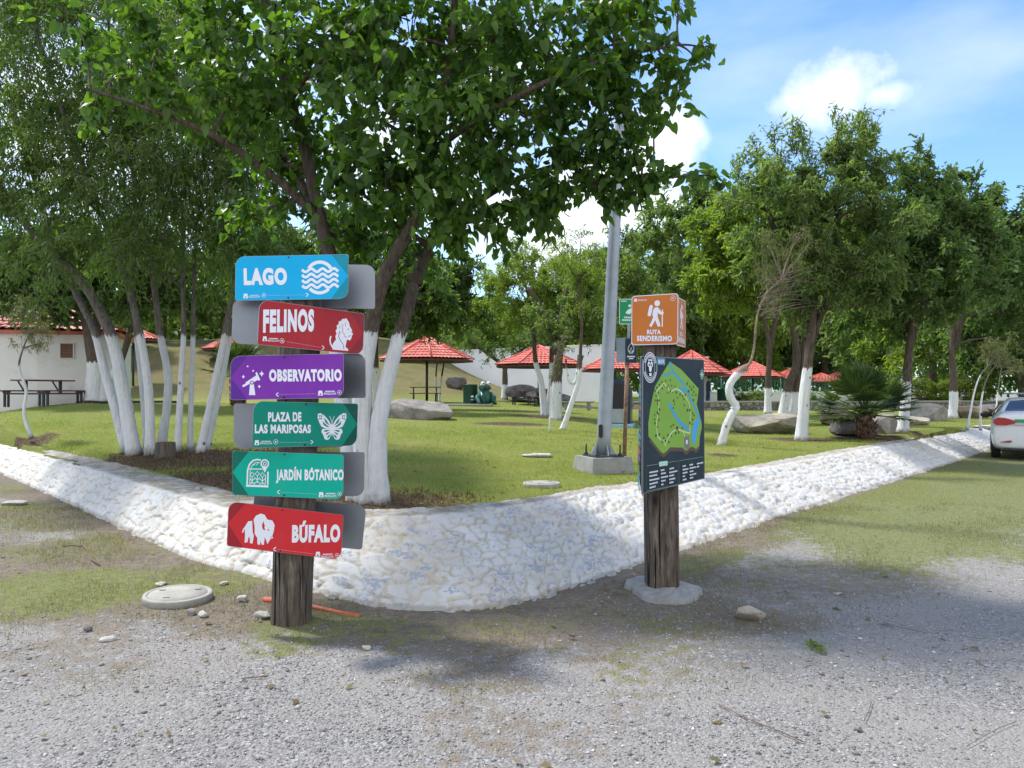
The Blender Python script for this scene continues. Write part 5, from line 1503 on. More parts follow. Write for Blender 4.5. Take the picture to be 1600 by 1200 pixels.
    for i in range(8):
        a = R(45 * i); r = .055 if i % 2 == 0 else .032; b = R(45 * i + 22.5); d = R(45 * i - 22.5)
        g.raw([(cx[0] + r * math.cos(a), cx[1] + r * math.sin(a)), (cx[0] + .014 * math.cos(b), cx[1] + .014 * math.sin(b)), (cx[0], cx[1]), (cx[0] + .014 * math.cos(d), cx[1] + .014 * math.sin(d))], INK['legend'])
    g.ring(cx, .036, .004, INK['legend'], 24)
    g.f = E_
    g.stroke([(195, 692), (680, 612), (680, 970), (195, 1075)], .004, INK['line'], True); g.stroke([(695, 610), (1065, 548), (1062, 878), (698, 965)], .004, INK['line'], True)
    g.poly([(382, 630), (516, 612), (516, 682), (386, 702)], INK['legend'])
    rows = [(235, 795, 370, 770), (235, 850, 355, 826), (235, 912, 388, 880), (235, 970, 362, 938), (235, 1025, 330, 1000), (405, 760, 465, 748), (410, 810, 486, 796), (410, 868, 520, 846), (412, 922, 480, 908), (414, 975, 448, 968),
            (540, 735, 610, 720), (535, 792, 660, 764), (535, 842, 610, 826), (535, 896, 628, 876), (535, 946, 600, 932), (738, 695, 790, 684), (738, 748, 830, 730), (738, 800, 815, 782), (738, 850, 775, 840), (738, 902, 798, 886),
            (842, 675, 900, 662), (845, 724, 940, 704), (845, 775, 902, 762), (845, 825, 946, 802), (845, 872, 900, 860), (955, 655, 1055, 634), (950, 702, 992, 692)]
    for (x0, y0, x1, y1) in rows:
        k3 = max(2, int((x1 - x0) / 17)); 
        for i in range(k3):
            ta, tb = (i + .08) / k3, (i + .86) / k3
            g.stroke([(x0 + (x1 - x0) * ta, y0 + (y1 - y0) * ta), (x0 + (x1 - x0) * tb, y0 + (y1 - y0) * tb)], .0115, WHT)
    g.done('map_print', bd)
    t = Print(D, -.011); t.text('MAPA', (272, 163, 346, 218), WHT, .03); t.done('lettering', bd)
    # narrow second board, seen edge on, with coloured squares
    b2 = plate('icon_board', P(1001, 664, 5.92), -1.712, 0, 0, .9, .98, (.01,) * 4, root, c, thick=.006)
    g2 = Print(lambda q: q, -.0004); g2.raw(rrect(.892, .972, *(.008,) * 4), INK['slate'])
    cols = ['buf', 'pur', 'slate', 'map', 'cyan', 'jad', 'ora', 'pur', 'slate', 'grn', 'lake', 'jad', 'buf', 'pur', 'slate', 'map', 'lake', 'jad']
    for j in range(18):
        z1 = .48 - j * .0535
        for i in range(8):
            g2.raw([(-.43 + i * .108, z1 - .045), (-.43 + i * .108 + .094, z1 - .045), (-.43 + i * .108 + .094, z1), (-.43 + i * .108, z1)], INK[cols[j]])
            g2.disc((-.383 + i * .108, z1 - .022), .010, WHT, 8)
    g2.done('icon_print', b2)
    # two orange hiking signs
    for (pos, yaw, kk) in [(Vector((0, 0, CAM_H)) + (Vector((1.1, 5.927, 2.156)) - Vector((0, 0, CAM_H))) * 1.01, -.595, 1.01), (Vector((1.346, 6.107, 2.15)), 1.16, .98)]:
        s = .39 * kk; rs = plate('route_sign', pos, yaw, .006, .013 if yaw < 0 else 0, s, s, (.03,) * 4, root, c)
        rs['label'] = 'orange RUTA SENDERISMO sign facing the track' if yaw < 0 else 'orange hiking sign turned away to the right'
        fc = Print(lambda q: q, 0); fc.y = -.0004; fc.raw(rrect(s - .004, s - .004, *(.028,) * 4), WHT); fc.raw(rrect(s - .014, s - .014, *(.025,) * 4), INK['ora']); fc.done('coloured_face', rs)
        hh = homog([(280, 195), (722, 170), (722, 640), (275, 652)], [(-s / 2, s / 2), (s / 2, s / 2), (s / 2, -s / 2), (-s / 2, -s / 2)])
        g = Print(hh, -.0014); u = s / 450
        g.disc((523, 263), 27 * u, WHT); g.poly([(500, 302), (530, 300), (548, 320), (560, 340), (582, 345), (578, 368), (540, 362), (528, 345), (528, 385), (540, 420), (556, 470), (530, 478), (508, 425), (490, 400), (478, 372), (484, 330)], WHT)
        g.stroke([(496, 395), (484, 430), (458, 475)], 26 * u, WHT); g.stroke([(572, 320), (572, 478)], 10 * u, WHT); g.disc((572, 350), 13 * u, WHT, 10)
        a, b = (466, 295), (450, 365); g.stroke([a, b], 34 * u, WHT); g.disc(a, 17 * u, WHT, 12); g.disc(b, 17 * u, WHT, 12)
        g.done('pictogram', rs)
        t = Print(hh, -.0014); t.text('RUTA', (427, 505, 560, 548), WHT, .05); t.text('SENDERISMO', (330, 560, 662, 612), WHT, .05); t.done('lettering', rs)
        q = Print(hh, -.0014); q.poly([(303, 248), (308, 222), (330, 220), (335, 246)], WHT); q.text('MONCLOVA', (342, 226, 428, 242), WHT, .02); q.ring((672, 218), .019, .003, WHT, 20); q.disc((672, 218), .006, WHT, 8); q.done('small_print', rs)


mappost()


# ------------------------------------------------------------------ lamp pole and small signs behind
def lamp():
    d = 11.; b = on_lawn(942, d); root = thing('lamp_pole', 'tall tapering grey metal lamp pole bolted on a concrete block', 'lamp pole', b)
    z0 = P(0, 713, d).z - b.z
    m = MB(); vs = []
    for (r, z) in ((.34, -.1), (.30, z0)):
        for sx, sy in ((-1, -1), (1, -1), (1, 1), (-1, 1)):
            q = Matrix.Rotation(.35, 2) @ Vector((sx * r, sy * r)); vs.append((q.x, q.y, z))
    m.add(vs, [(4, 5, 6, 7), (0, 1, 5, 4), (1, 2, 6, 5), (2, 3, 7, 6), (3, 0, 4, 7)]); m.build('concrete_base', M['concrete'], root)
    p = MB(); lean = Vector(((963 - 943) / 1200 * d / ((705 - 325) / 1200 * d), 0, 1))
    a = Vector((0, 0, z0 + .02)); p.tube([a + lean * h for h in (0, .3, 1, 2, 3.5, 5, 7, 9.5)], [.104, .103, .098, .092, .082, .072, .06, .05], 20); p.build('pole', M['grey_metal'], root)
    q = MB(); q.box((0, 0, z0 + .012), (.44, .44, .024), M=Matrix.Rotation(.35, 3, 'Z')); q.build('base_plate', M['dark_steel'], root)
    for k in range(4):
        s = MB(); v = Matrix.Rotation(.35 + k * math.pi / 2, 3, 'Z') @ Vector((.18, .18, 0)); s.tube([v + Vector((0, 0, z0)), v + Vector((0, 0, z0 + .17))], .013, 8); s.lathe([(.028, z0 + .024), (.028, z0 + .05)], 6, v); s.build('anchor_bolt', M['dark_steel'], root)
    for k in range(4):
        g = MB(); a0 = k * math.pi / 2 + .35; g.prism([(.11, z0 + .024), (.19, z0 + .024), (.19, z0 + .05), (.12, z0 + .17), (.11, z0 + .17)], -.006, .006, M=Matrix.Rotation(a0, 3, 'Z')); g.build('gusset', M['grey_metal'], root)
    s = MB(); pts = rrect(.055, .19, *(.026,) * 4); o = P(936, 673, d) - b; s.prism(pts, o.y - .128, o.y - .09); k = s.build('access_slot', M['black'], root)
    for v in k.data.vertices: v.co.x += o.x + .01; v.co.z += o.z


lamp()


def small_signs():
    d = 11.9; b = on_lawn(975, d, .03); root = thing('trail_signpost', 'thin rusty post behind the lamp pole carrying small green and navy signs', 'signpost', b)
    m = MB(); pa, pb, pc = P(975, 725, d), P(980, 567, d), P(985, 470, d)
    m.tube([b, pa.lerp(pb, .5), pb], .032, 10); m.build('post', M['rust'], root, b)
    m = MB(); m.tube([pb, pb.lerp(pc, .6), pc], .022, 8); m.build('upper_pole', M['grey_metal'], root, b)
    g = plate('green_sign', P(984, 487, d - .05), .12, 0, 0, .34, .395, (.025,) * 4, root, b); f = Print(lambda q: q, 0); f.y = -.0004
    f.raw(rrect(.335, .39, *(.023,) * 4), WHT); f.raw(rrect(.32, .375, *(.02,) * 4), INK['sgreen']); f.done('coloured_face', g)
    q = Print(lambda q: q, -.0012); q.poly([(-.14, .155), (-.05, .155), (-.05, .168), (-.14, .168)], WHT); q.disc((0, .09), .022, WHT); q.poly([(-.07, -.02), (-.03, .03), (.03, .06), (.08, .03), (.10, -.02), (.03, -.01), (.0, -.04), (-.05, -.03)], WHT)
    for zz, w in ((-.09, .09), (-.13, .12)):
        for i in range(7): q.raw([(-w + i * w * .29, zz - .011), (-w + (i + .8) * w * .29, zz - .011), (-w + (i + .8) * w * .29, zz + .011), (-w + i * w * .29, zz + .011)], WHT)
    q.done('pictogram', g)
    n = plate('navy_sign', P(986, 548, d - .05), .08, 0, 0, .19, .385, (.008,) * 4, root, b); f = Print(lambda q: q, 0); f.y = -.0004; f.raw(rrect(.184, .379, *(.007,) * 4), INK['snavy']); f.done('coloured_face', n)
    q = Print(lambda q: q, -.0012); q.stroke([(-.045, .0), (-.045, .05), (0, .12), (.045, .05), (.045, .0), (.02, -.04), (-.02, -.04)], .007, WHT, True); q.stroke([(-.03, -.03), (0, .05), (.03, -.03)], .008, WHT); q.stroke([(-.03, .0), (0, -.03), (.03, .0)], .006, WHT)
    for zz, w in ((-.09, .062), (-.12, .035)):
        for i in range(7): q.raw([(-w + i * w * .29, zz - .009), (-w + (i + .8) * w * .29, zz - .009), (-w + (i + .8) * w * .29, zz + .009), (-w + i * w * .29, zz + .009)], WHT)
    q.done('pictogram', n)
    plate('sign_back', P(970, 547, d + .04), -.9, 0, 0, .19, .385, (.008,) * 4, root, b)


small_signs()


# ------------------------------------------------------------------ rocks, stones, bits on the ground
def rock(name, label, cat, base, size, mat, seed, rz=0., cuts=9, flat_top=None, sub=4, rough=.07, group=None, sink=.16):
    import bmesh
    bm = bmesh.new(); bmesh.ops.create_icosphere(bm, subdivisions=sub, radius=1)
    V = np.array([v.co for v in bm.verts]); F = [tuple(v.index for v in f.verts) for f in bm.faces]; bm.free()
    rg = np.random.default_rng(seed)
    V = np.sign(V) * np.abs(V) ** .8
    for _ in range(cuts):
        n = rg.normal(0, 1, 3); n /= np.linalg.norm(n); h = rg.uniform(.55, .85); dd = V @ n - h; V = V - np.outer(np.maximum(dd, 0) * .95, n)
    if flat_top:
        n = np.array(flat_top, float); n /= np.linalg.norm(n); dd = V @ n - .52; V = V - np.outer(np.maximum(dd, 0), n)
    o3 = rg.uniform(0, 50, 3)
    nz = fbm(V[:, 0] * 2.1 + o3[0] + V[:, 2], V[:, 1] * 2.1 + o3[1] - V[:, 2] * .7, seed, 4) - .47
    nz2 = fbm(V[:, 0] * 6 + V[:, 2] * 5 + o3[0], V[:, 1] * 6 + o3[2] - V[:, 2] * 4, seed + 3, 3) - .44
    V = V * (1 + nz * rough * 4 + nz2 * rough * 1.2)[:, None]
    V = V / (V.max(0) - V.min(0)) ; V[:, 2] -= V[:, 2].min(); V = V * np.array(size)
    c, s = math.cos(rz), math.sin(rz); V = np.stack([V[:, 0] * c - V[:, 1] * s, V[:, 0] * s + V[:, 1] * c, V[:, 2] - size[2] * sink], 1)
    m = MB(); m.add([tuple(v) for v in V], F, 0, sub < 4 or size[0] < .5); o = m.build(name, mat); o.location = base
    return tag(o, label, cat, group)


BG = 'boulders set out on the lawn'
rock('boulder', 'long grey boulder on the lawn between the mulberry and the green bin', 'boulder', on_lawn(661, 22), (1.95, 1.2, .78), M['rock_grey'], 14, .1, 6, sink=.25, group=BG)
rock('boulder', 'broad boulder with pale flat top behind the straight white tree trunk', 'boulder', on_lawn(1208, 20.4), (1.85, 1.35, .62), M['rock_tan'], 2, -.1, 7, (-.1, -.15, 1), group=BG)
rock('boulder', 'dark grey boulder left of the fan palm trunk', 'boulder', on_lawn(1337, 19.3), (1.2, .8, .48), M['rock_dark'], 3, .2, group=BG)
rock('boulder', 'rounded grey boulder directly right of the fan palm trunk', 'boulder', on_lawn(1380, 19.6), (.62, .6, .62), M['rock_grey'], 4, .4, group=BG)
rock('boulder', 'brownish blocky boulder behind and left of the fan palm', 'boulder', on_lawn(1302, 25), (1.25, .9, .62), M['rock_brown'], 5, .3, group=BG)
rock('boulder', 'low pale boulder behind the ringed white trunk right of the palm', 'boulder', on_lawn(1418, 27), (1.5, .8, .42), M['rock_tan'], 6, 0, group=BG)
rock('boulder', 'large smooth grey boulder in front of the hedge', 'boulder', on_lawn(1450, 31), (1.5, 1.1, .85), M['rock_grey'], 7, .2, 5, group=BG)
rock('boulder', 'brown rectangular boulder right of the hedge', 'boulder', on_lawn(1515, 33), (1.45, .9, .62), M['rock_brown'], 8, -.1, group=BG)
rock('boulder', 'grey boulder just left of the car roof', 'boulder', on_lawn(1555, 35), (1.7, .9, .62), M['rock_dark'], 9, .1, group=BG)
rock('boulder', 'small grey boulder lying on the dry hill slope', 'boulder', on_lawn(713, 47), (1.3, .9, .95), M['rock_dark'], 10, .1, group=BG)
rock('boulder', 'flat pale slab stone beside the leaning saplings near the car', 'boulder', on_lawn(1544, 25), (1.0, .5, .13), M['rock_pale'], 12, 0, group=BG)
for i, (px, d, w, h, lab) in enumerate([(815, 44, 1.9, 1.1, 'upper left dark rock of the rock heap before the white wall'), (843, 43.5, 2.3, .95, 'middle dark slab of the rock heap before the white wall'),
                                        (868, 43, 2.2, .7, 'right low rock of the rock heap before the white wall'), (828, 42.6, 1.8, .45, 'small front rock of the rock heap before the white wall')]):
    rock('rock', lab, 'rock', on_lawn(px, d), (w, 1.1, h), M['rock_dark'], 20 + i, .1 * i, 12, group='rock heap by the white wall')


def gp(px, py, dz=0.):
    p = PZ(px, py); p.z = GZ(p.x, p.y) + dz; return p


rock('stone', 'angular pale brown stone lying alone on the gravel right of the map post', 'stone', gp(1171, 968), (.215, .13, .115), M['rock_tan'], 31, -.2, 7, sink=.08)
for i, (px, py, s, lab, mt) in enumerate([(411, 967, (.13, .07, .06), 'white oblong stone touching the foot of the coloured signpost', 'rock_pale'), (503, 922, (.11, .10, .085), 'white round cobble fallen from the wall, nearer the signpost', 'rock_pale'),
                                          (520, 936, (.115, .08, .055), 'flat white cobble above the orange pipe', 'rock_pale'), (545, 918, (.17, .14, .17), 'tall white cobble leaning on the embankment corner', 'rock_pale'),
                                          (572, 1013, (.06, .045, .03), 'small white pebble in the grass right of the signpost', 'rock_pale'), (24, 789, (.34, .22, .07), 'flat white stone on the ground at the left edge', 'rock_pale'),
                                          (252, 915, (.09, .07, .03), 'small flat stone behind the round concrete cover', 'rock_pale'), (298, 961, (.085, .06, .05), 'grey stone just in front of the round concrete cover', 'rock_grey'),
                                          (318, 963, (.08, .06, .045), 'pale stone right in front of the round concrete cover', 'rock_pale'), (380, 940, (.08, .06, .055), 'upright pale stone between cover and signpost', 'rock_pale'),
                                          (170, 1000, (.11, .07, .03), 'flat pale stone in the gravel below the round concrete cover', 'rock_pale'), (350, 914, (.09, .06, .03), 'flat pale stone at the wall foot left of the signpost', 'rock_pale'),
                                          (205, 983, (.05, .035, .02), 'tiny white chip on the gravel left of the cover', 'rock_pale'), (137, 986, (.055, .05, .04), 'dark small stone on the gravel at left', 'rock_dark'),
                                          (1310, 928, (.075, .05, .02), 'flat white chip on the gravel beyond the lone stone', 'rock_pale'), (1340, 1141, (.04, .035, .028), 'little grey stone near the bottom right gravel', 'rock_grey')]):
    rock('stone', lab, 'stone', gp(px, py), s, M[mt], 40 + i, i * .7, 6, sub=3, sink=.1, group='loose stones on the ground')
rock('stone', 'flat white slab stone lying on the lawn beyond the round lid', 'stone', on_lawn(842, 12.6), (.50, .34, .07), M['rock_pale'], 60, .1, 6, sub=3)


def lid(label, base, r, h, mat, seed, tilt=0.):
    m = MB(); m.lathe([(r * 1.0, -.03), (r, h * .8), (r * .985, h), (r * .88, h + .002), (r * .87, h - .006), (r * .845, h - .006), (r * .835, h + .002), (r * .3, h + .004), (.002, h + .004)], 44)
    o = m.build('concrete_lid', mat); o.location = base; o.rotation_euler = (tilt, tilt * .5, .3); tag(o, label, 'concrete lid')
    for a, q in ((.4, .6), (2.5, .6), (4.2, .55)):
        s = MB(); s.box((math.cos(a) * r * q, math.sin(a) * r * q, h + .003), (.045, .018, .006)); s.build('slot', M['rock_dark'], o)
    return o


lid('round grey concrete manhole cover on the grass left of the coloured signpost', gp(278, 938), .25, .055, M['concrete_pale'], 1, .03)
lid('round pale concrete lid on the lawn at the embankment edge', on_lawn(846, 9.25), .225, .05, M['concrete_pale'], 2)

m = MB(); a, b = gp(413, 939, .010), gp(562, 962, .004)
m.tube([a.lerp(b, t) + Vector((0, 0, .01 * math.sin(t * 5))) for t in (0, .2, .4, .6, .8, 1)], .021, 12); o = m.build('pipe', M['pipe'], None, a); tag(o, 'orange plastic pipe lying on the ground behind the coloured signpost', 'pipe')

m = MB(); b = on_lawn(259, 12.3, .05); m.lathe([(.17, 0), (.155, .1), (.15, .29), (.14, .30), (.003, .30)], 16); o = m.build('tree_stump', M['bark_plain']); o.location = b; tag(o, 'short sawn grey stump at the foot of the white stems', 'stump')
m = MB(); m.tube([on_lawn(px, 22.4 + dd) + Vector((0, 0, .04)) for px, dd in ((120, .4), (140, -.4), (160, -.9), (185, -.7), (215, -.3), (250, .1), (280, .3))], .035, 7); o = m.build('hose', M['hose'], None, on_lawn(160, 22)); tag(o, 'black hose lying on the ground by the big dark tree', 'hose')
for i, (pts, r, lab) in enumerate([([(1122, 1104), (1170, 1128), (1215, 1145), (1255, 1163)], .003, 'long thin dry stick on the gravel at bottom right'), ([(1350, 1128), (1358, 1112), (1362, 1096)], .002, 'short curved twig on the gravel at lower right'),
                                   ([(128, 852), (136, 862), (142, 876), (156, 884)], .006, 'bent pale twig on the ground below the left embankment'), ([(98, 857), (112, 854), (128, 856)], .006, 'short reddish twig on the ground below the left embankment'),
                                   ([(378, 1062), (398, 1060), (420, 1058)], .004, 'short dark twig on the gravel below the signpost'), ([(1372, 978), (1410, 984), (1448, 992)], .002, 'straight thin stalk on the gravel beyond the lone stone'), ([(1510, 1168), (1560, 1140), (1588, 1128)], .0016, 'thin dry stalk in the bottom right corner')]):
    m = MB(); W = [gp(x, y, .012) for x, y in pts]; m.tube(W, [r] * len(W), 5); o = m.build('twig', M['twig'], None, W[0]); tag(o, lab, 'twig', 'dry twigs on the gravel')
# green sprig
b = gp(1262, 1008); root = thing('leaf_sprig', 'small broken sprig of green leaves on the gravel', 'leaf sprig', b); m = MB(); e = gp(1285, 1022, .02); m.tube([Vector((0, 0, .01)), (e - b) * .5 + Vector((0, 0, .03)), e - b], .003, 5); m.build('stem', M['twig'], root)
rg = np.random.default_rng(3); n = 22; t = rg.random(n); pos = np.array([(e - b) * k for k in t]) + np.array([0, 0, .012]) + rg.normal(0, .006, (n, 3)) * [1, 1, .5]
leaf_mesh('leaf', pos, rg.normal(0, 1, (n, 3)) * [1, 1, .35] + np.array([.3, -.2, .15]), np.tile([0, 0, 1.], (n, 1)) + rg.normal(0, .3, (n, 3)), .04 + .03 * rg.random(n), .016 + .01 * rg.random(n), OVAL_V, OVAL_F, M['l_mid'], root)

# ------------------------------------------------------------------ roofs, gazebos, houses
def tile_roof(n, r, h, rot, mat_cols=None, rows=9, z0=0., seg=None):
    """octagonal pyramid of wavy tiles, apex at z0+h"""
    V = []; F = []
    side = 2 * r * math.sin(math.pi / n); cols = max(6, int(side / .20)) * 4
    for k in range(n):
        a0, a1 = rot + 2 * math.pi * k / n, rot + 2 * math.pi * (k + 1) / n
        A = np.array([r * math.cos(a0), r * math.sin(a0), 0]); B = np.array([r * math.cos(a1), r * math.sin(a1), 0]); T = np.array([0, 0, h])
        nn = np.cross(B - A, T - A); nn /= np.linalg.norm(nn)
        vr = []
        for q in range(rows):
            vr += [(q / rows, .035), ((q + 1) / rows - .004, 0.)]
        b = len(V)
        for v, lift in vr:
            for u in range(cols + 1):
                t = u / cols; p = (A + (B - A) * t) * (1 - v) + T * v
                ripple = .035 * abs(math.sin(math.pi * (t * (1 - v) - .5 * (1 - v)) * side / .20))
                V.append(tuple(p + nn * (ripple + lift)))
        c = cols + 1
        for i in range(len(vr) - 1):
            for u in range(cols): F.append((b + i * c + u, b + i * c + u + 1, b + (i + 1) * c + u + 1, b + (i + 1) * c + u))
    m = MB(); m.add([(x, y, z + z0) for x, y, z in V], F, 0, False)
    rd = MB()
    for k in range(n):
        a0 = rot + 2 * math.pi * k / n; rd.tube([(r * math.cos(a0), r * math.sin(a0), z0 + .04), (0, 0, z0 + h + .05)], .055, 6)
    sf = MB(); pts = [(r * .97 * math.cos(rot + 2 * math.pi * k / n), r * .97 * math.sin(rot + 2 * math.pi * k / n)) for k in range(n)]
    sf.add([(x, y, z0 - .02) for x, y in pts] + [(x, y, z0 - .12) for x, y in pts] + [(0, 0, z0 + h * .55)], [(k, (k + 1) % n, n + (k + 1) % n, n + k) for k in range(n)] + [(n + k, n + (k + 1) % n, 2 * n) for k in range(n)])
    return m, rd, sf


def gazebo(px, half, apex_y, eave_y, d, label, rot=.2):
    r = half / 1200 * d; b = on_lawn(px, d); ze = P(px, eave_y, d).z - b.z; za = P(px, apex_y, d).z - b.z
    root = thing('gazebo', label, 'gazebo', b, 0, 'red roofed gazebos')
    m, rd, sf = tile_roof(8, r * 1.03, za - ze, rot, z0=ze, rows=8)
    ro = m.build('roof', M['roof'], root); rd.build('ridge_cap', simple('ridge_tile', (.50, .085, .06), .5, .2), ro); sf.build('soffit', M['roof_dark'], root)
    p = MB(); p.tube([(0, 0, -.3), (0, 0, ze + (za - ze) * .6)], .065, 12); p.build('pole', M['green_steel'], root)
    for k in range(8):
        a = rot + math.pi * k / 4; q = MB(); q.tube([(0, 0, ze - .05), (r * .95 * math.cos(a), r * .95 * math.sin(a), ze - .06)], .02, 5); q.build('rafter', M['green_steel'], root)
    return root


GZL = [(667, 73, 527, 562, 38, 'red tiled gazebo with single dark pole, fully visible right of the mulberry stems'), (842, 70, 541, 571, 40, 'red gazebo half behind the forked white trunk tree'),
       (960, 54, 551, 578, 46, 'red gazebo behind the grey lamp pole'), (1080, 60, 549, 584, 45, 'red gazebo whose right half shows beside the map board'), (1176, 50, 566, 589, 55, 'red gazebo behind the crooked white stub tree'),
       (1234, 38, 577, 593, 68, 'small far red roof behind the three stemmed tree'), (1283, 36, 584, 597, 74, 'far red roof left of the fan palm fronds, lower one'), (1308, 32, 582, 596, 80, 'farthest red roof seen above the fan palm fronds'),
       (208, 46, 512, 531, 46, 'red roof on the dry slope between the dark tree and the white willow stems'), (360, 42, 526, 546, 52, 'red roof on the dry slope just left of the coloured signs')]
for i, g in enumerate(GZL): gazebo(*g, rot=.2 + .13 * i)


def poly_roof(pts, apex, z0, rows=9, over=.32):
    c = Vector((sum(p[0] for p in pts) / len(pts), sum(p[1] for p in pts) / len(pts)))
    P2 = [c + (Vector(p) - c) * (1 + over / (Vector(p) - c).length) for p in pts]; m = MB(); rd = MB(); sf = MB(); n = len(P2)
    for k in range(n):
        A = Vector((*P2[k], z0)); B = Vector((*P2[(k + 1) % n], z0)); T = Vector(apex); side = (B - A).length; cols = max(6, int(side / .22)) * 4
        nn = (B - A).cross(T - A).normalized(); V = []; vr = []
        if nn.z < 0: nn = -nn
        for q in range(rows): vr += [(q / rows, .035), ((q + 1) / rows - .004, 0.)]
        for v, lift in vr:
            for u in range(cols + 1):
                t = u / cols; V.append((A + (B - A) * t) * (1 - v) + T * v + nn * (.035 * abs(math.sin(math.pi * (t - .5) * (1 - v) * side / .22)) + lift))
        w = cols + 1
        m.add(V, [(i * w + u, i * w + u + 1, (i + 1) * w + u + 1, (i + 1) * w + u) for i in range(len(vr) - 1) for u in range(cols)])
        rd.tube([A + Vector((0, 0, .04)), T + Vector((0, 0, .05))], .055, 6)
    q = [c + (p - c) * .97 for p in P2]
    sf.add([(*p, z0 - .02) for p in q] + [(*p, z0 - .12) for p in q], [(k, (k + 1) % n, n + (k + 1) % n, n + k) for k in range(n)] + [tuple(n + k for k in range(n))])
    return m, rd, sf


def house():
    A, B = Vector((-14.36, 23.2)), Vector((-12.40, 23.9)); c = Vector((-15.6, 25.3, LZ(-13.6, 23.4)))
    root = thing('white_house', 'white walled house with red tiled roof and small brick window at far left', 'house', c)
    pts = [Vector((-19.6, 22.4)), A, B, Vector((-13.6, 27.4)), Vector((-19.8, 27.4))]; pts = [p - c.xy for p in pts]; n = 5; hw = P(57, 518, 23.2).z - c.z
    m = MB(); m.add([(x, y, -.5) for x, y in pts] + [(x, y, hw) for x, y in pts], [(k, (k + 1) % n, n + (k + 1) % n, n + k) for k in range(n)]); m.build('wall', M['white_wall'], root)
    mm, rd, sf = poly_roof(pts, (-.2, .1, hw + 1.25), hw + .05); ro = mm.build('roof', M['roof'], root); rd.build('ridge_cap', M['roof'], ro); sf.build('soffit', M['roof'], root)
    A, B = pts[1], pts[2]; t = (B - A).normalized(); yaw = math.atan2(t.y, t.x)
    mid = A + t * .80; zc = P(99, 548, 23.4).z - c.z
    nrm = Matrix.Rotation(yaw, 3, 'Z') @ Vector((0, -1, 0))
    w = MB(); w.box((0, 0, 0), (.34, .06, .44)); o = w.build('brick_window', M['brick'], root); o.location = Vector((mid.x, mid.y, zc)) + nrm * .008; o.rotation_euler = (0, 0, yaw)
    fr = MB()
    for (x, z, sx, sz) in [(0, .235, .40, .03), (0, -.235, .40, .03), (.185, 0, .03, .44), (-.185, 0, .03, .44)]: fr.box((x, -.012, z), (sx, .07, sz))
    fr.build('frame', M['white_wall'], o)


house()


# long white wall on the hill flank
def wall_block(name, label, cat, p0, p1, zb, zt, th, mat, cap=None, shade=None):
    a, b = Vector((p0[0], p0[1], 0)), Vector((p1[0], p1[1], 0)); t = (b - a); L = t.length; yaw = math.atan2(t.y, t.x); c = (a + b) / 2
    root = thing(name, label, cat, (c.x, c.y, zb), yaw)
    m = MB(); m.box((0, 0, (zt - zb) / 2), (L, th, zt - zb)); m.build('wall', mat, root)
    if cap: k = MB(); k.box((0, 0, zt - zb + .04), (L + .06, th + .08, .08), bev=.01); k.build('coping', cap, root)
    return root


pa, pb = P(690, 612, 58), P(946, 612, 50)
wb = wall_block('white_wall', 'long blank white wall standing behind the rock heap and second gazebo', 'wall', pa, pb, .3, 4.6, .3, M['white_far'], M['white_far'])
pa, pb = P(1060, 612, 47), P(1420, 612, 49)
wall_block('low_white_wall', 'low white wall with flat coping beyond the stone edging at right', 'wall', pa, pb, .3, P(0, 614, 48).z, .22, M['white_far'], M['white_far'])
b = on_lawn(1103, 46.8, .1); root = thing('white_pillar', 'square white pillar beside the map board on the low far wall', 'pillar', b); h = P(0, 559, 46.8).z - b.z
m = MB(); m.box((0, 0, h / 2), (.26, .26, h), bev=.01); m.build('shaft', M['white_far'], root); m = MB(); m.box((0, 0, h + .03), (.32, .32, .06), bev=.01); m.build('cap', M['white_far'], root)


def stone_edging():
    t = NT('grey_rubble'); v = t.vor(4.2, out='Color'); d = t.vor(4.2, 'DISTANCE_TO_EDGE'); s = t.N.new('ShaderNodeSeparateColor'); t.L.new(v, s.inputs[0])
    col = t.mix(t.mr(d, .03, .09), (.09, .085, .075), t.ramp(s.outputs[0], [(0, (.16, .155, .15)), (1, (.36, .34, .31))])); t.bump(t.mr(d, 0, .2), .8, .05)
    mat = t.fin(col, .9)
    pa, pb = P(940, 612, 38.6), P(1660, 612, 41.5); zt = P(0, 629, 39.5).z
    wall_block('stone_edging', 'low grey rubble stone wall with pale top edging the far lawn', 'stone wall', pa, pb, .2, zt, .4, mat, M['concrete_pale'])


stone_edging()


def fence():
    pa, pb = P(1080, 612, 64), P(1400, 612, 66); t = pb - pa; L = t.length; yaw = math.atan2(t.y, t.x); c = (pa + pb) / 2
    root = thing('mesh_fence', 'green wire mesh fence with posts beyond the low white wall', 'fence', (c.x, c.y, .6), yaw)
    m = MB(); H = 2.3
    for i in range(int(L / .28)): m.box((-L / 2 + i * .28, 0, H / 2), (.035, .03, H))
    for j in range(12): m.box((0, .03, .15 + j * .18), (L, .02, .028))
    m.build('mesh_panel', M['fence_green'], root)
    for i in range(8):
        p = MB(); p.tube([(-L / 2 + i * L / 7, -.06, -.3), (-L / 2 + i * L / 7, -.06, H + .1)], .05, 8); p.build('fence_post', M['fence_green'], root)


M['fence_green'] = simple('green_coated_steel', (.03, .17, .13), .45, .15)
fence()


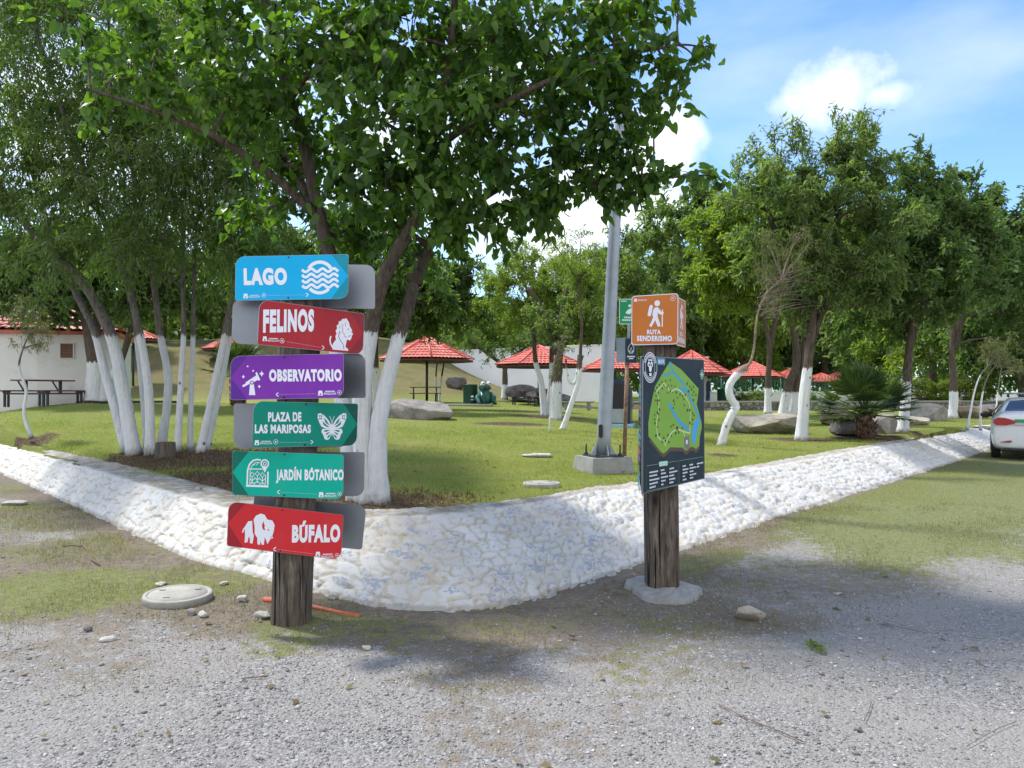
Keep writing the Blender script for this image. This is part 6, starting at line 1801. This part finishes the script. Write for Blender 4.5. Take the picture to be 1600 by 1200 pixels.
# ------------------------------------------------------------------ park furniture far back
def litter_bin(px, d, label, h=.95, r=.31):
    b = on_lawn(px, d); root = thing('litter_bin', label, 'litter bin', b, 0, 'green litter bins')
    m = MB(); m.lathe([(r * .96, 0), (r, .03), (r, h - .04), (r * 1.03, h - .03), (r * 1.03, h), (r * .9, h), (r * .88, h - .2), (.002, h - .2)], 26)
    for k in range(26):
        a = 6.2832 * k / 26; m.box((math.cos(a) * (r + .008), math.sin(a) * (r + .008), h * .5), (.014, .03, h * .86), M=Matrix.Rotation(a, 3, 'Z'))
    m.build('drum', M['bin_green'], root)
    e = MB(); e.box((.10, -r - .026, h * .42), (.11, .01, .10)); e.box((.10, -r - .026, h * .27), (.13, .01, .035)); e.build('white_emblem', M['sign_white'], root)


litter_bin(735, 35, 'round dark green litter bin with white emblem on the concrete slab by the frog figure')
litter_bin(1131, 44.5, 'green litter bin before the low white wall, beside the crooked stub tree', h=1.0, r=.36)


def picnic_table(label, loc, rz, mat, k=1.0):
    root = thing('picnic_table', label, 'picnic table', loc, rz, 'picnic tables'); root.scale = (k, k, k)
    m = MB()
    for i in range(4): m.box((0, -.27 + i * .18, .735), (1.5, .165, .04), bev=.006)
    m.build('tabletop', mat, root)
    for s in (-1, 1):
        q = MB()
        for i in range(2): q.box((0, s * .74 + (i - .5) * .15, .44), (1.5, .14, .04), bev=.006)
        q.build('seat', mat, root)
    f = MB()
    for x in (-.55, .55):
        f.box((x, 0, .36), (.05, 1.66, .05)); f.box((x, 0, .55), (.06, .07, .36)); f.tube([(x, .06, .42), (x, .3, .71)], .022, 6)
        for s in (-1, 1): f.box((x, s * .66, .20), (.05, .05, .44)); f.box((x, s * .80, .20), (.05, .05, .44)); f.box((x, s * .74, .405), (.05, .28, .03))
    f.build('frame', M['dark_steel'], root)
    return root


picnic_table('red topped picnic table with dark steel frame in front of the white house', on_lawn(68, 22), 1.25, M['bench_wood'])
picnic_table('dark picnic table under the gazebo with the single dark pole', on_lawn(664, 37.4), .15, M['bench_dark'] if 'bench_dark' in M else M['bench_wood'])
picnic_table('dark picnic table under the gazebo behind the forked tree', on_lawn(832, 37.5), .8, M['bench_wood'])


def slab(name, label, cat, p0, p1, w, h, mat):
    a, b = Vector((p0.x, p0.y, 0)), Vector((p1.x, p1.y, 0)); t = b - a; c = (a + b) / 2; z = min(p0.z, p1.z)
    m = MB(); m.box((0, 0, h / 2 - .1), (t.length, w, h + .2), bev=.012); o = m.build(name, mat); o.location = (c.x, c.y, z); o.rotation_euler = (0, 0, math.atan2(t.y, t.x)); return tag(o, label, cat)


slab('kerb', 'long low concrete kerb along the back of the lawn', 'kerb', on_lawn(560, 35.8), on_lawn(935, 37), .25, .12, M['concrete'])
slab('concrete_slab', 'pale concrete slab carrying the green bin and frog figure', 'slab', on_lawn(688, 34.6), on_lawn(768, 34.6), 1.8, .10, M['concrete_pale'])
b = on_lawn(902, 33.5); root = thing('plank_bench', 'long low grey plank bench left of the lamp pole', 'bench', b); m = MB(); m.box((0, 0, .36), (1.5, .35, .06), bev=.01); m.build('seat', M['concrete'], root)
for s in (-1, 1): m = MB(); m.box((s * .5, 0, .16), (.14, .28, .34), bev=.01); m.build('leg', M['concrete'], root)


def frog():
    b = on_lawn(757, 34.5) + Vector((0, 0, .1)); root = thing('frog_figure', 'squat green frog shaped figure with bulging white eyes beside the litter bin', 'sculpture', b, .5)
    m = MB()
    prof = [(.30, 0), (.36, .10), (.38, .28), (.33, .46), (.24, .56), (.22, .60), (.27, .68), (.28, .78), (.22, .88), (.10, .93), (.002, .94)]
    m.lathe(prof, 26, sy=.85); m.build('body', M['frog'], root)
    for s in (-1, 1):
        l = MB(); l.tube([(s * .26, .05, .32), (s * .42, -.12, .26), (s * .36, -.24, .05), (s * .40, -.36, .03)], [.14, .13, .08, .06], 10); l.build('hind_leg', M['frog'], root)
        a = MB(); a.tube([(s * .22, -.16, .48), (s * .24, -.32, .28), (s * .20, -.36, .04)], [.09, .07, .06], 10); a.build('front_leg', M['frog'], root)
        e = MB(); e.ball((s * .14, -.14, .90), .10, 0); eo = e.build('eye', M['sign_white'], root); p = MB(); p.ball((s * .15, -.225, .91), .035, 0, 8, 6); p.build('pupil', M['black'], eo)
    k = MB(); k.stroke = None; k.tube([(-.22, -.17, .70), (-.1, -.26, .67), (.1, -.26, .67), (.22, -.17, .70)], .035, 8); k.build('mouth', M['black'], root)


frog()


def kiosk():
    d = 21; b = on_lawn(966, d, .02); root = thing('arched_kiosk', 'dark navy arched booth with black opening on a light blue base behind the lamp pole', 'booth', b, -.25)
    H = P(0, 592, d).z - b.z; w = .36; m = MB()
    out = [(-w, .10)] + [(-w, H - w * 1.1)] + [(w * math.cos(R(a)), H - w * 1.1 + w * 1.1 * math.sin(R(a))) for a in range(170, 0, -10)] + [(w, H - w * 1.1), (w, .10)]
    m.prism(out, -.28, .28); m.build('shell', M['navy'], root)
    i = MB(); k = .82; inn = [(x * k, (z - .5) * .86 + .5) for x, z in out if z > .0]; i.prism(inn, -.288, -.2); i.build('opening', M['black'], root)
    g = MB(); g.box((0, -.292, .32), (.48, .03, .38), bev=.01); g.build('front_panel', M['grey_metal'], root)
    q = MB(); q.box((0, 0, .05), (.86, .68, .12), bev=.02); q.build('base', M['lightblue'], root)


kiosk()


# ------------------------------------------------------------------ person behind the map board
def person():
    d = 43.5; b = on_lawn(1106, d); J = {'pel': (0, 0, .95), 'che': (.04, 0, 1.25), 'nk': (.06, 0, 1.46), 'hd': (.07, -.01, 1.58), 'ht': (.07, 0, 1.70)}
    pts = [(0, 0, .95), (.03, 0, 1.15), (.05, 0, 1.36), (.06, 0, 1.47), (.075, 0, 1.56), (.075, 0, 1.66),
           (.02, -.10, .88), (.04, -.11, .50), (.0, -.11, .08), (.12, -.12, .03), (.02, .10, .88), (-.02, .11, .50), (-.08, .11, .08), (.04, .12, .03),
           (.05, -.19, 1.40), (.02, -.24, 1.12), (.12, -.23, .90), (.16, -.22, .80), (.05, .19, 1.40), (.0, .24, 1.12), (.10, .23, .90), (.14, .22, .80)]
    ed = [(0, 1), (1, 2), (2, 3), (3, 4), (4, 5), (0, 6), (6, 7), (7, 8), (8, 9), (0, 10), (10, 11), (11, 12), (12, 13), (2, 14), (14, 15), (15, 16), (16, 17), (2, 18), (18, 19), (19, 20), (20, 21)]
    rad = [(.14, .17), (.12, .155), (.12, .18), (.055, .055), (.085, .08), (.08, .075), (.09, .09), (.065, .065), (.045, .045), (.035, .05), (.09, .09), (.065, .065), (.045, .045), (.035, .05), (.06, .06), (.045, .045), (.036, .036), (.03, .04), (.06, .06), (.045, .045), (.036, .036), (.03, .04)]
    me = bpy.data.meshes.new('body'); me.from_pydata(pts, ed, []); o = bpy.data.objects.new('tmp', me); COL.objects.link(o)
    md = o.modifiers.new('s', 'SKIN'); sv = me.skin_vertices[0].data
    for v, r in zip(sv, rad): v.radius = r
    sv[0].use_root = True; sb = o.modifiers.new('u', 'SUBSURF'); sb.levels = 1; sb.render_levels = 1
    dg = bpy.context.evaluated_depsgraph_get(); dg.update(); m2 = bpy.data.meshes.new_from_object(o.evaluated_get(dg)); bpy.data.objects.remove(o)
    root = thing('person', 'person in dark navy clothes standing behind the map board by the far wall', 'person', b, 0)
    m2.materials.clear(); m2.materials.append(M['skin']); m2.materials.append(M['cloth_navy'])
    for p in m2.polygons:
        z = p.center.z; p.use_smooth = True; p.material_index = 0 if (z > 1.47 or (z < .93 and abs(p.center.y) > .19)) else 1
    bo = bpy.data.objects.new('body', m2); COL.objects.link(bo); bo.parent = root
    h = MB(); h.ball((.065, 0, 1.665), (.105, .098, .085)); h.build('hair', M['hair'], root)


person()


# ------------------------------------------------------------------ parked car at the right edge
def car():
    L0 = PZ(1553, 716); b = PZ(1621, 721); hd = math.atan2(-.60, .80)
    b.z = GZ(b.x, b.y)
    root = thing('parked_car', 'white parked car with red tail light and green plate strip by the embankment', 'car', b, math.atan2(-b.x, b.y) * .92)
    root_z = 0
    ys = [0, .04, .12, .30, .50, .75, 1.05, 1.5, 2.0, 2.5, 2.8, 3.15, 3.5, 3.9, 4.2, 4.34, 4.38]
    top = [.98, 1.06, 1.10, 1.13, 1.17, 1.30, 1.41, 1.46, 1.47, 1.44, 1.33, 1.12, 1.00, .93, .85, .72, .62]
    hw = [.80, .85, .875, .89, .895, .90, .90, .90, .90, .90, .90, .895, .89, .87, .82, .72, .66]
    rw = [.70, .72, .70, .66, .64, .60, .57, .56, .57, .58, .60, .66, .72, .70, .66, .58, .52]
    belt = [.86, .92, .95, .96, .97, .97, .97, .97, .96, .95, .95, .94, .90, .85, .78, .68, .60]
    zb = [.34, .28, .25, .22, .2, .2, .2, .2, .2, .2, .2, .2, .2, .22, .24, .28, .32]
    n = None; vs = []; fs = []
    for y, t, w, r, be, z in zip(ys, top, hw, rw, belt, zb):
        half = [(0, z), (w * .80, z), (w * .95, z + .06), (w, z + .22), (w, (z + .22 + be) / 2), (w * .985, be - .06), (w * .955, be), (r + (w * .95 - r) * .45, be + (t - be) * .5), (r + .02, be + (t - be) * .86), (r - .06, be + (t - be) * .97), (r * .5, t + .005), (0, t + .008)]
        ring = half + [(-x, q) for x, q in half[-2:0:-1]]; n = len(ring); vs += [(x, y, q) for x, q in ring]
    for i in range(len(ys) - 1):
        for j in range(n): fs.append((i * n + j, (i + 1) * n + j, (i + 1) * n + (j + 1) % n, i * n + (j + 1) % n))
    fs.append(tuple(range(n))); fs.append(tuple((len(ys) - 1) * n + j for j in range(n - 1, -1, -1)))
    m = MB(); m.add(vs, fs, 0, True); bo = m.build('body', M['car_white'], root); sb = bo.modifiers.new('u', 'SUBSURF'); sb.levels = 2; sb.render_levels = 2
    def tp(y): return float(np.interp(y, ys, top))
    g = MB(); q = [(y, x) for y, x in ((.40, .62), (.55, .60), (.75, .55), (1.0, .50))]
    V = []
    for y, x in q:
        for s in (-1, -.5, 0, .5, 1): V.append((x * s, y - .02, tp(y) + .022 - .035 * abs(s) ** 2 + (.0)))
    g.add(V, [(i * 5 + j, i * 5 + j + 1, (i + 1) * 5 + j + 1, (i + 1) * 5 + j) for i in range(3) for j in range(4)], 0, True); g.build('rear_window', M['glass_dark'], root)
    for s in (-1, 1):
        w = MB(); w.add([(s * .885, .95, .985), (s * .885, 2.75, .985), (s * .70, 2.45, 1.32), (s * .68, 1.15, 1.33)], [(0, 1, 2, 3)]); w.build('side_window', M['glass_dark'], root)
        l = MB(); pts = [(-.84, .95), (-.86, .88), (-.80, .82), (-.60, .82), (-.44, .86), (-.40, .90), (-.48, .95), (-.62, .99), (-.76, 1.0)]
        pv = []
        for x, z in pts: pv.append((x, z))
        l.prism([(x * -s, z) for x, z in pv], -.035, .16); l.build('tail_light', M['lamp_red'], root)
        rf = MB(); rf.prism([(x * -s, z) for x, z in [(-.72, .43), (-.52, .47), (-.48, .46), (-.52, .42)]], -.03, .1); rf.build('reflector', M['lamp_red'], root)
        mi = MB(); mi.ball((s * 1.0, 2.62, 1.0), (.13, .06, .085), 0); mi.tube([(s * .86, 2.66, .96), (s * .96, 2.63, .98)], .025, 6); mi.build('wing_mirror', M['black'], root)
        for y in (.86, 3.5):
            t = MB(); t.lathe([(.20, -.10), (.30, -.10), (.325, -.06), (.325, .06), (.30, .10), (.20, .10)], 28); o = t.build('wheel', M['tyre'], root); o.location = (s * .80, y, .325); o.rotation_euler = (0, R(90), 0)
            rm = MB(); rm.lathe([(.002, -.06), (.05, -.075), (.19, -.06), (.21, -.09), (.215, .09), (.19, .06), (.05, .075), (.002, .06)], 20); rm.build('rim', M['rim'], o)
    p = MB(); p.box((0, -.012, .925), (.86, .04, .075), bev=.006); p.build('plate_strip', M['plate_green'], root)
    p = MB(); p.box((0, -.03, .925), (.34, .02, .06), bev=.004); p.build('number_plate', M['sign_white'], root)
    c = MB(); c.box((0, -.02, .845), (.9, .03, .03), bev=.006); c.build('chrome_trim', M['rim'], root)
    bp = MB(); bp.box((0, .06, .25), (1.3, .1, .07), bev=.02); bp.build('lower_bumper', M['black'], root)
    for s in (-1, 1):
        rr = MB(); rr.tube([(s * .52, 1.2, 1.47), (s * .52, 1.3, 1.54), (s * .52, 2.2, 1.55), (s * .52, 2.3, 1.48)], .018, 8); rr.build('roof_rail', M['black'], root)
    for y in (1.4, 2.1):
        rr = MB(); rr.tube([(-.6, y, 1.56), (.6, y, 1.56)], .02, 8); rr.build('cross_bar', M['rim'], root)


car()
